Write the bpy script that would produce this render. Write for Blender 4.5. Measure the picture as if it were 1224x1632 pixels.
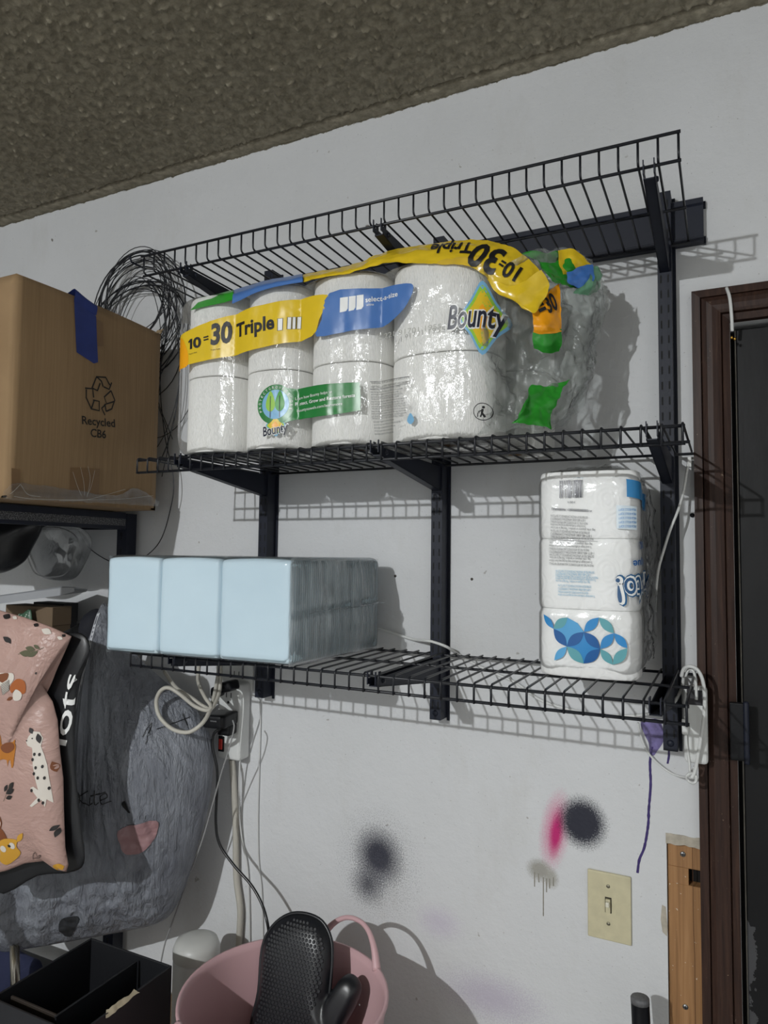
import bpy, bmesh, math, random
import numpy as np
from mathutils import Vector, Matrix, noise
from mathutils.bvhtree import BVHTree
random.seed(7); np.random.seed(7)
for _o in list(bpy.data.objects): bpy.data.objects.remove(_o)
SC = bpy.context.scene; COL = SC.collection

# ------------------------------------------------------------------ camera
CAMZ = 1.58
cd = bpy.data.cameras.new('camera'); cam = bpy.data.objects.new('camera', cd); COL.objects.link(cam)
cd.sensor_fit = 'HORIZONTAL'; cd.sensor_width = 36.0; cd.lens = 36.0*1118.9/1224; cd.clip_start = .02
cr, cu, cf = Vector((0.899525, 0.43671, 0.011806)), Vector((0.016064, -0.06007, 0.998065)), Vector((-0.436574, 0.897594, 0.06105))
m = Matrix((cr, cu, -cf)).transposed().to_4x4(); m.translation = (0, 0, CAMZ)
cam.matrix_world = m; SC.camera = cam

# ------------------------------------------------------------------ light and exposure
wd = bpy.data.worlds.new('world'); SC.world = wd; wd.use_nodes = True
wd.node_tree.nodes['Background'].inputs[0].default_value = (.5, .52, .55, 1)
wd.node_tree.nodes['Background'].inputs[1].default_value = .02
LIGHT_POS = (-.955, -1.78, 2.43)
ld = bpy.data.lights.new('ceiling_bulb', 'POINT'); ld.energy = 120; ld.color = (.955, .985, 1); ld.shadow_soft_size = .022
lo = bpy.data.objects.new('ceiling_bulb_light', ld); COL.objects.link(lo); lo.location = LIGHT_POS
ad_ = bpy.data.lights.new('added_down_disc', 'AREA'); ad_.shape = 'DISK'; ad_.size = .045; ad_.energy = 66; ad_.color = (.955, .985, 1)
ao_ = bpy.data.objects.new('added_down_disc_light', ad_); COL.objects.link(ao_); ao_.location = LIGHT_POS       # extra light added at the bulb, faces straight down to favour the lower wall
vs = SC.view_settings; vs.view_transform = 'Standard'; vs.look = 'None'; vs.gamma = 1; vs.use_curve_mapping = False
vs.exposure = -0.18
SC.cycles.max_bounces = 8; SC.cycles.diffuse_bounces = 6; SC.cycles.transparent_max_bounces = 24
SC.cycles.sample_clamp_indirect = 3.0

# ------------------------------------------------------------------ materials
def srgb(r, g, b):
    f = lambda c: (c/255/12.92) if c/255 <= .04045 else ((c/255+.055)/1.055)**2.4
    return (f(r), f(g), f(b), 1)
class NT:
    def __init__(s, name):
        s.m = bpy.data.materials.new(name); s.m.use_nodes = True; s.t = s.m.node_tree
        s.b = s.t.nodes['Principled BSDF']; s.out = s.t.nodes['Material Output']
    def n(s, typ, **kw):
        nd = s.t.nodes.new(typ)
        for k, v in kw.items(): setattr(nd, k, v)
        return nd
    def l(s, a, b): s.t.links.new(a, b)
    def coord(s, which='Object'): return s.n('ShaderNodeTexCoord').outputs[which]
    def map(s, vec, loc=(0,0,0), rot=(0,0,0), scale=(1,1,1)):
        nd = s.n('ShaderNodeMapping'); s.l(vec, nd.inputs[0])
        nd.inputs[1].default_value = loc; nd.inputs[2].default_value = rot; nd.inputs[3].default_value = scale
        return nd.outputs[0]
    def noise(s, vec, scale, detail=3, rough=.55, dist=0):
        nd = s.n('ShaderNodeTexNoise'); s.l(vec, nd.inputs['Vector'])
        nd.inputs['Scale'].default_value = scale; nd.inputs['Detail'].default_value = detail
        nd.inputs['Roughness'].default_value = rough; nd.inputs['Distortion'].default_value = dist
        return nd.outputs['Fac']
    def voro(s, vec, scale, feature='F1'):
        nd = s.n('ShaderNodeTexVoronoi', feature=feature); s.l(vec, nd.inputs['Vector']); nd.inputs['Scale'].default_value = scale
        return nd.outputs['Distance']
    def ramp(s, fac, stops):
        nd = s.n('ShaderNodeValToRGB'); s.l(fac, nd.inputs[0]); e = nd.color_ramp.elements
        while len(e) < len(stops): e.new(.5)
        for i, (p, c) in enumerate(stops):
            e[i].position = p; e[i].color = c if len(c) == 4 else (*c, 1)
        return nd.outputs[0]
    def math(s, op, a, b=None, clamp=False):
        nd = s.n('ShaderNodeMath', operation=op, use_clamp=clamp)
        for i, v in enumerate((a, b)):
            if v is None: continue
            if isinstance(v, (int, float)): nd.inputs[i].default_value = v
            else: s.l(v, nd.inputs[i])
        return nd.outputs[0]
    def mix(s, fac, a, b):
        nd = s.n('ShaderNodeMix', data_type='RGBA')
        for i, v in ((0, fac), (6, a), (7, b)):
            if isinstance(v, (int, float, tuple)): nd.inputs[i].default_value = v
            else: s.l(v, nd.inputs[i])
        return nd.outputs[2]
    def bump(s, h, strength=.3, dist=.001, prev=None):
        nd = s.n('ShaderNodeBump'); s.l(h, nd.inputs['Height']); nd.inputs['Strength'].default_value = strength
        nd.inputs['Distance'].default_value = dist
        if prev is not None: s.l(prev, nd.inputs['Normal'])
        return nd.outputs[0]
    def col(s, c):
        if isinstance(c, tuple): s.b.inputs['Base Color'].default_value = c
        else: s.l(c, s.b.inputs['Base Color'])
    def nrm(s, n): s.l(n, s.b.inputs['Normal'])
    def set(s, **kw):
        for k, v in kw.items(): s.b.inputs[k.replace('_', ' ')].default_value = v
        return s
MATS = {}
def plain(name, c, rough=.5, metal=0, bump=0, bscale=300, var=0, spec=None, vscale=8):
    """one coloured surface with a little tone variation and fine grain"""
    if name in MATS: return MATS[name]
    t = NT(name); t.set(Roughness=rough, Metallic=metal)
    if spec is not None: t.b.inputs['Specular IOR Level'].default_value = spec
    co = t.coord()
    v = var or .06
    nz = t.noise(co, vscale, 4)
    t.col(t.ramp(nz, [(.25, tuple(x*(1-v) for x in c[:3])), (.75, tuple(min(1, x*(1+v)) for x in c[:3]))]))
    if bump: t.nrm(t.bump(t.noise(co, bscale, 3), bump, .001))
    MATS[name] = t.m; return t.m
def film(name, tint=(1,1,1), haze=.04, rough=.12, streak=0, scale=30, bump=.5, haze_col=(.75,.77,.78), stretch=(1,1,1), gloss=.8):
    """clear plastic film: mostly see-through, glossy creases, slight haze"""
    t = NT(name); t.t.nodes.remove(t.b)
    co = t.map(t.coord(), scale=stretch)
    n1 = t.noise(co, scale, 5, .6, 1.2); n2 = t.voro(t.map(co, scale=(1,1,1)), scale*.8)
    h = t.math('ADD', n1, t.math('MULTIPLY', n2, .5))
    bm_ = t.bump(h, bump, .004)
    tr = t.n('ShaderNodeBsdfTransparent'); tr.inputs[0].default_value = (*tint, 1)
    gl = t.n('ShaderNodeBsdfGlossy'); gl.inputs['Roughness'].default_value = rough; t.l(bm_, gl.inputs['Normal'])
    df = t.n('ShaderNodeBsdfDiffuse'); df.inputs[0].default_value = (*haze_col, 1); t.l(bm_, df.inputs['Normal'])
    m1 = t.n('ShaderNodeMixShader')
    hz = t.math('MULTIPLY', t.ramp(t.noise(co, scale*.35, 4), [(.35, (.3,.3,.3)), (.75, (1,1,1))]), haze)
    t.l(hz, m1.inputs[0]); t.l(tr.outputs[0], m1.inputs[1]); t.l(df.outputs[0], m1.inputs[2])
    fr = t.n('ShaderNodeFresnel'); fr.inputs[0].default_value = 1.45; t.l(bm_, fr.inputs['Normal'])
    m2 = t.n('ShaderNodeMixShader'); t.l(t.math('MULTIPLY', fr.outputs[0], gloss, True), m2.inputs[0]); t.l(m1.outputs[0], m2.inputs[1]); t.l(gl.outputs[0], m2.inputs[2])
    t.l(m2.outputs[0], t.out.inputs[0]); return t.m

# ------------------------------------------------------------------ mesh helpers
LOCS = {}
def mesh(name, v, f, smooth=True):
    me = bpy.data.meshes.new(name); me.from_pydata([tuple(p) for p in v], [], [tuple(q) for q in f]); me.update()
    if smooth: me.polygons.foreach_set('use_smooth', [True]*len(me.polygons))
    return me
def from_bm(name, bm, smooth=True):
    me = bpy.data.meshes.new(name); bm.to_mesh(me); bm.free()
    if smooth: me.polygons.foreach_set('use_smooth', [True]*len(me.polygons))
    return me
def ob(name, me, mat, parent=None, loc=None, rot=None, scale=None, kind=None):
    o = bpy.data.objects.new(name, me); COL.objects.link(o)
    if mat is not None and hasattr(me, 'materials') and not me.materials: me.materials.append(mat)
    if loc is not None: o.location = loc
    if rot is not None: o.rotation_euler = rot
    if scale is not None: o.scale = scale
    if parent is not None:
        o.parent = parent
        if parent.name in LOCS: o.matrix_parent_inverse = Matrix.Translation(-Vector(LOCS[parent.name]))
    if kind: o['kind'] = kind
    return o
def thing(name, label, cat, loc=(0,0,0), group=None):
    o = bpy.data.objects.new(name, None); COL.objects.link(o); o.location = loc; o.empty_display_size = .05
    o['label'] = label; o['category'] = cat
    if group: o['group'] = group
    LOCS[o.name] = loc; return o
def solo(name, me, mat, label, cat, group=None):
    """a thing that is one mesh, origin moved to its base"""
    n = len(me.vertices); a = np.empty(n*3); me.vertices.foreach_get('co', a); a = a.reshape(-1, 3)
    base = np.array([(a[:,0].min()+a[:,0].max())/2, (a[:,1].min()+a[:,1].max())/2, a[:,2].min()])
    me.vertices.foreach_set('co', (a-base).ravel()); me.update()
    o = ob(name, me, mat); o.location = base; o['label'] = label; o['category'] = cat
    if group: o['group'] = group
    LOCS[o.name] = tuple(base); return o
def struct(name, me, mat):
    o = ob(name, me, mat); o['kind'] = 'structure'; return o
class MB:
    def __init__(s): s.v = []; s.f = []
    def add(s, v, f):
        k = len(s.v); s.v += [tuple(p) for p in v]; s.f += [tuple(i+k for i in q) for q in f]; return s
    def box(s, x0, x1, y0, y1, z0, z1):
        return s.add([(x0,y0,z0),(x1,y0,z0),(x1,y1,z0),(x0,y1,z0),(x0,y0,z1),(x1,y0,z1),(x1,y1,z1),(x0,y1,z1)],
                     [(0,3,2,1),(4,5,6,7),(0,1,5,4),(1,2,6,5),(2,3,7,6),(3,0,4,7)])
    def me(s, name, smooth=False): return mesh(name, s.v, s.f, smooth)
def bbox(name, x0, x1, y0, y1, z0, z1, r=.002, seg=2):
    bm = bmesh.new(); bmesh.ops.create_cube(bm, size=1)
    bmesh.ops.scale(bm, vec=(x1-x0, y1-y0, z1-z0), verts=bm.verts)
    bmesh.ops.translate(bm, vec=((x0+x1)/2, (y0+y1)/2, (z0+z1)/2), verts=bm.verts)
    if r: bmesh.ops.bevel(bm, geom=bm.edges[:], offset=r, segments=seg, affect='EDGES', profile=.5)
    return from_bm(name, bm, False)
def catmull(pts, n=8, closed=False):
    P = [Vector(p) for p in pts]; out = []; N = len(P)
    rng = range(N if closed else N-1)
    for i in rng:
        p0 = P[(i-1) % N] if closed or i > 0 else P[0]*2-P[1]
        p1, p2 = P[i], P[(i+1) % N]
        p3 = P[(i+2) % N] if closed or i+2 < N else P[-1]*2-P[-2]
        for k in range(n):
            t = k/n
            out.append(.5*((2*p1)+(p2-p0)*t+(2*p0-5*p1+4*p2-p3)*t*t+(3*p1-p0-3*p2+p3)*t**3))
    if not closed: out.append(P[-1])
    return out
def tube_data(pts, r, seg=6, closed=False):
    P = [Vector(p) for p in pts]; N = len(P); V = []; F = []
    T = [((P[(i+1) % N]-P[i-1]) if closed else (P[min(i+1, N-1)]-P[max(i-1, 0)])).normalized() for i in range(N)]
    up = Vector((0,0,1)) if abs(T[0].z) < .9 else Vector((0,1,0))
    a = T[0].cross(up).normalized()
    for i in range(N):
        a = (a - T[i]*a.dot(T[i])).normalized(); b = T[i].cross(a)
        rr = r(i/(N-1)) if callable(r) else r
        for k in range(seg):
            an = 2*math.pi*k/seg; V.append(P[i]+(a*math.cos(an)+b*math.sin(an))*rr)
    for i in range(N if closed else N-1):
        j = (i+1) % N
        for k in range(seg): F.append((i*seg+k, i*seg+(k+1) % seg, j*seg+(k+1) % seg, j*seg+k))
    if not closed: F.append(tuple(range(seg-1, -1, -1))); F.append(tuple((N-1)*seg+k for k in range(seg)))
    return V, F
def tube(name, pts, r, seg=6, closed=False, n=8, smooth=True):
    q = catmull(pts, n, closed) if n else pts
    return mesh(name, *tube_data(q, r, seg, closed), smooth)
def lathe(name, prof, seg=32, c=(0,0,0)):
    V = []; F = []; n = len(prof)
    for k in range(seg):
        a = 2*math.pi*k/seg
        for r, z in prof: V.append((c[0]+r*math.cos(a), c[1]+r*math.sin(a), c[2]+z))
    for k in range(seg):
        j = (k+1) % seg
        for i in range(n-1): F.append((k*n+i, j*n+i, j*n+i+1, k*n+i+1))
    return mesh(name, V, F)
def grid(name, fn, nu, nv, closed_u=False):
    V = [fn(i/(nu if closed_u else nu-1), j/(nv-1)) for i in range(nu) for j in range(nv)]
    F = [(i*nv+j, ((i+1) % nu)*nv+j, ((i+1) % nu)*nv+j+1, i*nv+j+1) for i in range(nu if closed_u else nu-1) for j in range(nv-1)]
    return mesh(name, V, F)
def rounded_box(hx, hy, hz, r, n=12):
    """verts, faces of a soft box round the origin; n cells to an edge"""
    bm = bmesh.new(); bmesh.ops.create_cube(bm, size=2)
    bmesh.ops.subdivide_edges(bm, edges=bm.edges[:], cuts=n-1, use_grid_fill=True)
    for v in bm.verts:
        p = Vector((v.co.x*hx, v.co.y*hy, v.co.z*hz))
        q = Vector((max(-hx+r, min(hx-r, p.x)), max(-hy+r, min(hy-r, p.y)), max(-hz+r, min(hz-r, p.z))))
        d = p-q
        v.co = q+d.normalized()*r if d.length > 1e-9 else p
    return bm
def extrude(name, outline, y0, y1, axes='xz', smooth=False):
    """flat outline given thickness; axes name the two outline axes, the third is filled from y0 to y1"""
    n = len(outline); V = []
    for d in (y0, y1):
        for a, b in outline:
            V.append({'xz': (a, d, b), 'yz': (d, a, b), 'xy': (a, b, d)}[axes])
    F = [tuple(range(n-1, -1, -1)), tuple(range(n, 2*n))]+[(i, (i+1) % n, n+(i+1) % n, n+i) for i in range(n)]
    return mesh(name, V, F, smooth)
# ---- flat print laid onto a surface
class Frame:
    def __init__(s, O, U, V): s.O = Vector(O); s.U = Vector(U).normalized(); s.V = Vector(V).normalized(); s.N = s.U.cross(s.V).normalized()
    def p(s, u, v, w=0): return s.O+s.U*u+s.V*v+s.N*w
def bvh(me):
    return BVHTree.FromPolygons([v.co.copy() for v in me.vertices], [tuple(q.vertices) for q in me.polygons])
def fill(outline):
    bm = bmesh.new(); vs_ = [bm.verts.new((a, b, 0)) for a, b in outline]
    es = [bm.edges.new((vs_[i], vs_[(i+1) % len(vs_)])) for i in range(len(vs_))]
    bmesh.ops.triangle_fill(bm, use_beauty=True, edges=es); return bm
def ribbon(pts, w, closed=False):
    """a pen stroke of width w along 2-D points"""
    n = len(pts); V = []; F = []
    for i in range(n):
        a = pts[i-1] if (i or closed) else pts[0]; b = pts[(i+1) % n] if (i < n-1 or closed) else pts[-1]
        d = Vector((b[0]-a[0], b[1]-a[1])); d = d.normalized() if d.length > 1e-12 else Vector((1, 0)); q = Vector((-d.y, d.x))*w/2
        V += [(pts[i][0]+q.x, pts[i][1]+q.y), (pts[i][0]-q.x, pts[i][1]-q.y)]
    for i in range(n if closed else n-1):
        j = (i+1) % n; F.append((2*i, 2*i+1, 2*j+1, 2*j))
    bm = bmesh.new(); vv = [bm.verts.new((a, b, 0)) for a, b in V]
    for f in F:
        try: bm.faces.new([vv[k] for k in f])
        except ValueError: pass
    return bm
def join2(bms):
    out = bmesh.new()
    for b in bms:
        me = bpy.data.meshes.new('tmp'); b.to_mesh(me); b.free(); out.from_mesh(me); bpy.data.meshes.remove(me)
    return out
TXT = {}
def text_bm(body, p0, p1, h, shear=0, bold=0.0, xfit=True, flip=1):
    """lettering from p0 to p1 (its base line), capitals h high"""
    key = (body, shear, bold)
    if key not in TXT:
        cu_ = bpy.data.curves.new('lettering', 'FONT'); cu_.body = body; cu_.size = 1; cu_.shear = shear; cu_.offset = bold; cu_.resolution_u = 3
        o = bpy.data.objects.new('lettering_tmp', cu_); COL.objects.link(o)
        dg = bpy.context.evaluated_depsgraph_get(); dg.update()
        me = bpy.data.meshes.new_from_object(o.evaluated_get(dg))
        TXT[key] = ([v.co[:2] for v in me.vertices], [tuple(q.vertices) for q in me.polygons])
        bpy.data.objects.remove(o); bpy.data.curves.remove(cu_); bpy.data.meshes.remove(me)
    V, F = TXT[key]
    x0 = min(v[0] for v in V); x1 = max(v[0] for v in V)
    d = Vector((p1[0]-p0[0], p1[1]-p0[1])); L = d.length; d.normalize(); q = Vector((-d.y, d.x))*flip
    sx = L/(x1-x0) if xfit else h/.72; sy = h/.72
    bm = bmesh.new(); vv = []
    for a, b in V:
        w = Vector(p0)+d*((a-x0)*sx)+q*(b*sy); vv.append(bm.verts.new((w.x, w.y, 0)))
    for f in F:
        try: bm.faces.new([vv[k] for k in f])
        except ValueError: pass
    return bm
def refine(bm, L):
    bmesh.ops.triangulate(bm, faces=[f for f in bm.faces if len(f.verts) > 3])
    for _ in range(6):
        es = [e for e in bm.edges if e.calc_length() > L]
        if not es: break
        bmesh.ops.subdivide_edges(bm, edges=es, cuts=1); bmesh.ops.triangulate(bm, faces=[f for f in bm.faces if len(f.verts) > 3])
    return bm
def decal(name, bm, fr, tree, mat, parent, off=.0008, L=.012, label=None, reach=.3):
    """lay a flat print onto the surface the tree holds, along the frame's normal"""
    if L: refine(bm, L)
    last = 0
    dead = []
    for v in bm.verts:
        base = fr.p(v.co.x, v.co.y, reach)
        hit = tree.ray_cast(base, -fr.N, reach*2) if tree else (None,)
        if hit[0] is None:
            if tree: dead.append(v)
            v.co = fr.p(v.co.x, v.co.y, off)
        else: v.co = hit[0]+fr.N*off
    if dead: bmesh.ops.delete(bm, geom=dead, context='VERTS')
    o = ob(name, from_bm(name, bm, True), mat, parent)
    if label: o['label'] = label
    return o
def circle(cx, cy, r, n=28, ry=None, a0=0, a1=2*math.pi):
    ry = ry or r
    return [(cx+r*math.cos(a0+(a1-a0)*k/n), cy+ry*math.sin(a0+(a1-a0)*k/n)) for k in range(n)]
def smooth2(pts, n=5, closed=True):
    return [(q.x, q.y) for q in catmull([(a, b, 0) for a, b in pts], n, closed)]
def net(name, rows, nu=24, nv=24, crumple=.004, fs=40, seed=0):
    """a sheet through a coarse net of 3-D points, then crumpled"""
    R_ = [catmull(r, 8) for r in rows]
    nc = len(R_[0]); C = [catmull([R_[i][j] for i in range(len(R_))], 8) for j in range(nc)]
    nr = len(C[0])
    def fn(a, b):
        x = b*(nc-1); y = a*(nr-1); i = min(int(x), nc-2); j = min(int(y), nr-2); fx = x-i; fy = y-j
        p = (C[i][j]*(1-fx)+C[i+1][j]*fx)*(1-fy)+(C[i][j+1]*(1-fx)+C[i+1][j+1]*fx)*fy
        if crumple:
            s = p*fs+Vector((seed*7.3, seed*3.1, 0))
            p = p+Vector((noise.noise(s), noise.noise(s+Vector((9,3,1)))*1.2, noise.noise(s+Vector((2,7,5)))))*crumple
            p = p+noise.noise_vector(s*2.7)*crumple*.5
        return p
    return grid(name, fn, nu, nv)
def pillow(outline, H0, H1, fr, rings=14, k=2.0, wr=0, ws=20, seed=0, c=None, stretch=(1,1), extra=None):
    """soft bag: outline on the frame's plane, bulging H1 to the front and H0 to the back"""
    n = len(outline)
    cx, cy = c or (sum(p[0] for p in outline)/n, sum(p[1] for p in outline)/n)
    V = []; F = []
    def layer(sgn, H):
        ids = []
        for r in range(rings+1):
            t = math.sin(r/rings*math.pi/2)
            row = []
            for i in range(n if r else 1):
                u = cx+(outline[i][0]-cx)*t; v = cy+(outline[i][1]-cy)*t
                h = H*(max(0, 1-t**k))**.6
                if wr:
                    e = (1-t**6)
                    h += wr*e*noise.noise(Vector((u*ws*stretch[0]+seed, v*ws*stretch[1], seed)))+wr*.5*e*noise.noise(Vector((u*ws*2.6*stretch[0], v*ws*2.6*stretch[1], seed+4)))
                if extra and sgn > 0: h += extra(u, v, t)
                row.append(len(V)); V.append(fr.p(u, v, sgn*h))
            ids.append(row)
        return ids
    A_ = layer(1, H1); B_ = layer(-1, H0)
    for ids, fl in ((A_, 0), (B_, 1)):
        for i in range(n):
            j = (i+1) % n
            q = (ids[0][0], ids[1][i], ids[1][j]); F.append(q if not fl else q[::-1])
            for r in range(1, rings):
                q = (ids[r][i], ids[r+1][i], ids[r+1][j], ids[r][j]); F.append(q if not fl else q[::-1])
    bm = bmesh.new(); vv = [bm.verts.new(p) for p in V]
    for f in F:
        try: bm.faces.new([vv[k_] for k_ in f])
        except ValueError: pass
    bmesh.ops.remove_doubles(bm, verts=bm.verts, dist=.0002)
    return bm

# ------------------------------------------------------------------ shared materials
STEEL = plain('dark_steel', srgb(27, 31, 44), .5, 0, .05, 900, .1, .32, 20)
WIREC = plain('black_wire_coating', srgb(27, 29, 35), .4, 0, 0, 300, .08)
WHITEP = plain('white_plastic', srgb(215, 216, 214), .4, var=.04)
CREAMP = plain('cream_plastic', srgb(205, 200, 185), .45, var=.05)
BLACKP = plain('black_plastic', srgb(17, 18, 22), .4, var=.1, spec=.3)
SCREW = plain('screw_metal', srgb(150, 150, 150), .35, .9)
INK = plain('black_ink', srgb(22, 22, 24), .5)

# ================================================================== THE SETTING
WY = 1.25; CEIL = 2.4916
def wall_material():
    t = NT('painted_wall'); co = t.coord(); t.set(Roughness=.62)
    base = t.ramp(t.noise(co, 2.2, 5, .6), [(.3, srgb(205, 206, 207)), (.7, srgb(215, 216, 218))])
    c = t.mix(t.ramp(t.noise(t.map(co, scale=(1, 1, .35)), 9, 6, .7), [(.55, (0,0,0)), (.8, (.35,.35,.35))]), base, srgb(186, 183, 176))
    # scuffs and dings
    c = t.mix(t.ramp(t.noise(co, 46, 2, .5), [(.765, (0,0,0)), (.79, (.6,.6,.6))]), c, srgb(140, 134, 126))
    c = t.mix(t.ramp(t.noise(t.map(co, loc=(3,1,7)), 21, 2, .5), [(.785, (0,0,0)), (.80, (.8,.8,.8))]), c, srgb(90, 80, 70))
    speck = t.noise(co, 420, 2, .6)
    def spot(c, cx, cz, rx, rz, rot, colr, gain=1.6, amp=.75, top=1.0, soft=None):
        v = t.map(co, loc=(-cx, -WY, -cz)); v = t.map(v, rot=(0, rot, 0)); v = t.map(v, scale=(1/rx, 0, 1/rz))
        ln = t.n('ShaderNodeVectorMath', operation='LENGTH'); t.l(v, ln.inputs[0])
        a = t.math('MULTIPLY', t.math('SUBTRACT', 1.0, ln.outputs['Value']), gain)
        w = t.math('MULTIPLY', t.math('SUBTRACT', speck, .5), amp*2)
        a = t.math('ADD', a, w)
        k = t.math('SUBTRACT', 1.35, ln.outputs['Value'], clamp=True)      # nothing beyond the overspray
        a = t.math('MULTIPLY', t.math('MINIMUM', t.math('MAXIMUM', a, 0.0), top), t.math('MINIMUM', t.math('MULTIPLY', k, 3.0), 1.0))
        return t.mix(a, c, colr)
    c = t.mix(t.ramp(t.noise(co, 260, 2, .5), [(.70, (0,0,0)), (.74, (.55,.55,.55))]), c, srgb(128, 124, 120))
    sp_ = t.n('ShaderNodeSeparateXYZ'); t.l(co, sp_.inputs[0])
    edge = t.math('GREATER_THAN', t.math('ADD', sp_.outputs[2], t.math('MULTIPLY', t.noise(co, 55, 4, .7), .016)), CEIL+.0015)
    c = t.mix(edge, c, srgb(112, 106, 92))          # ragged line where the ceiling paint ends
    NAVY = srgb(34, 36, 50)
    c = spot(c, -.385, .800, .11, .05, 0, srgb(140, 110, 160), .45, .45, .35)
    c = spot(c, -.485, .906, .05, .035, 0, srgb(175, 150, 190), .4, .4, .3)
    c = spot(c, -.272, 1.110, .028, .075, -.16, srgb(205, 60, 130), 1.0, .35, .95)
    c = spot(c, -.270, 1.105, .013, .050, -.16, srgb(190, 30, 110), 1.5, .2, 1)
    c = spot(c, -.2265, 1.130, .046, .048, 0, NAVY, 2.3, .9, 1)
    c = spot(c, -.611, 1.000, .060, .064, .2, NAVY, 1.5, .75, 1)
    c = spot(c, -.633, .943, .045, .045, 0, NAVY, 1.0, .8, .85)
    c = spot(c, -.612, .985, .085, .10, 0, srgb(90, 90, 100), .35, .9, .6)
    c = spot(c, -.299, 1.037, .026, .022, 0, srgb(150, 147, 138), 1.6, .5, .9)
    c = spot(c, -.279, 1.027, .015, .020, 0, srgb(160, 157, 148), 1.4, .5, .8)
    t.col(c)
    b1 = t.bump(t.noise(co, 160, 4, .6), .22, .002)
    b2 = t.bump(t.ramp(t.noise(co, 38, 3, .55), [(.3, (0,0,0)), (.75, (1,1,1))]), .25, .003, b1)
    b3 = t.bump(t.noise(co, 700, 2, .5), .12, .001, b2)
    t.nrm(b3)
    return t.m
WALLM = wall_material()
def wall_with_holes(name, xs, zs, holes, y, th):
    V = []; F = []; idx = {}
    def vid(x, yy, z):
        k = (round(x, 5), round(yy, 5), round(z, 5))
        if k not in idx: idx[k] = len(V); V.append((x, yy, z))
        return idx[k]
    def hole(i, j):
        if not (0 <= i < len(xs)-1 and 0 <= j < len(zs)-1): return None
        cx, cz = (xs[i]+xs[i+1])/2, (zs[j]+zs[j+1])/2
        return any(a < cx < b and d < cz < e for a, b, d, e in holes)
    for i in range(len(xs)-1):
        for j in range(len(zs)-1):
            if hole(i, j): continue
            x0, x1, z0, z1 = xs[i], xs[i+1], zs[j], zs[j+1]
            F.append((vid(x0,y,z0), vid(x1,y,z0), vid(x1,y,z1), vid(x0,y,z1)))
            F.append((vid(x0,y+th,z0), vid(x0,y+th,z1), vid(x1,y+th,z1), vid(x1,y+th,z0)))
            for di, dj, q in ((-1,0,((x0,z0),(x0,z1))), (1,0,((x1,z1),(x1,z0))), (0,-1,((x1,z0),(x0,z0))), (0,1,((x0,z1),(x1,z1)))):
                if hole(i+di, j+dj) in (True, None):
                    (a, b), (d, e) = q
                    F.append((vid(a,y,b), vid(d,y,e), vid(d,y+th,e), vid(a,y+th,b)))
    return mesh(name, V, F, False)
HX0, HX1, HZ1 = -.0933, -.030, 1.136        # hole cut in the plaster beside the door
DX0, DX1, DZ1 = .0125, .835, 1.962          # door opening
wall = struct('wall_back', wall_with_holes('wall_back', [-2.6, HX0, HX1, DX0, DX1, .95], [0, .30, HZ1, DZ1, CEIL+.02],
              [(HX0, HX1, .30, HZ1), (DX0, DX1, 0, DZ1)], WY, .10), WALLM)
plainwall = plain('plain_wall_paint', srgb(240, 240, 240), .7, bump=.1, bscale=120, var=.03, vscale=2)
for nm, a in (('wall_left', (-2.7, -2.6, -2.5, 1.35)), ('wall_right', (.95, 1.05, -2.5, 1.35)), ('wall_rear', (-2.7, 1.6, -2.6, -2.5))):  # unseen room walls, placed and toned for the light they bounce back
    struct(nm, MB().box(*a, 0, CEIL+.02).me(nm), plainwall if nm == 'wall_right' else plain('dull_wall_paint', srgb(148, 148, 147), .7))
t = NT('concrete_floor'); co = t.coord(); t.set(Roughness=.8)
t.col(t.ramp(t.noise(co, 3, 6, .65), [(.3, srgb(132, 131, 129)), (.7, srgb(155, 154, 151))])); t.nrm(t.bump(t.noise(co, 90, 4), .2, .002))
struct('floor', MB().box(-2.7, 1.6, -2.6, 1.35, -.1, 0).me('floor'), t.m)
# popcorn ceiling: real grains over the part near the wall, plain slab beyond
t = NT('popcorn_ceiling'); co = t.coord(); t.set(Roughness=.9)
t.col(t.mix(t.ramp(t.noise(co, 55, 4, .6), [(.38, (0,0,0)), (.62, (1,1,1))]), srgb(128, 121, 104), srgb(160, 152, 133)))
t.nrm(t.bump(t.noise(co, 330, 3, .6), .5, .002))
CEILM = t.m
gx, gy = np.linspace(-2.25, .6, 800), np.concatenate([np.linspace(-.05, 1.2155, 360), [1.2165, 1.2195, 1.2203, 1.235, 1.2499]])
V = []
for y in gy:
    for x in gx:
        if y > 1.2201: z = CEIL-.0045+.0016*noise.noise((x*60, y*60, 1))
        elif y > 1.2156: z = CEIL+.004
        else:
            a = noise.noise((x*85, y*85, 3.0)); b = noise.noise((x*190, y*190, 8.0))
            g = max(0, a*.9+b*.55-.02)
            z = CEIL-.0002-.0085*min(1, g*1.7)
        V.append((x, y, z))
nx_ = len(gx); F = [(j*nx_+i, (j+1)*nx_+i, (j+1)*nx_+i+1, j*nx_+i+1) for j in range(len(gy)-1) for i in range(nx_-1)]
struct('ceiling', mesh('ceiling', V, F, True), CEILM)
mb = MB().box(-2.7, 1.6, -2.6, 1.35, CEIL+.012, CEIL+.1)
mb.box(-2.7, 1.6, -2.6, -.0495, CEIL-.002, CEIL+.012).box(-2.7, -2.2495, -.05, 1.2499, CEIL-.002, CEIL+.012).box(.5995, 1.6, -.05, 1.2499, CEIL-.002, CEIL+.012)
o = ob('ceiling_slab', mb.me('ceiling_slab'), CEILM, bpy.data.objects['ceiling'])
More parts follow.
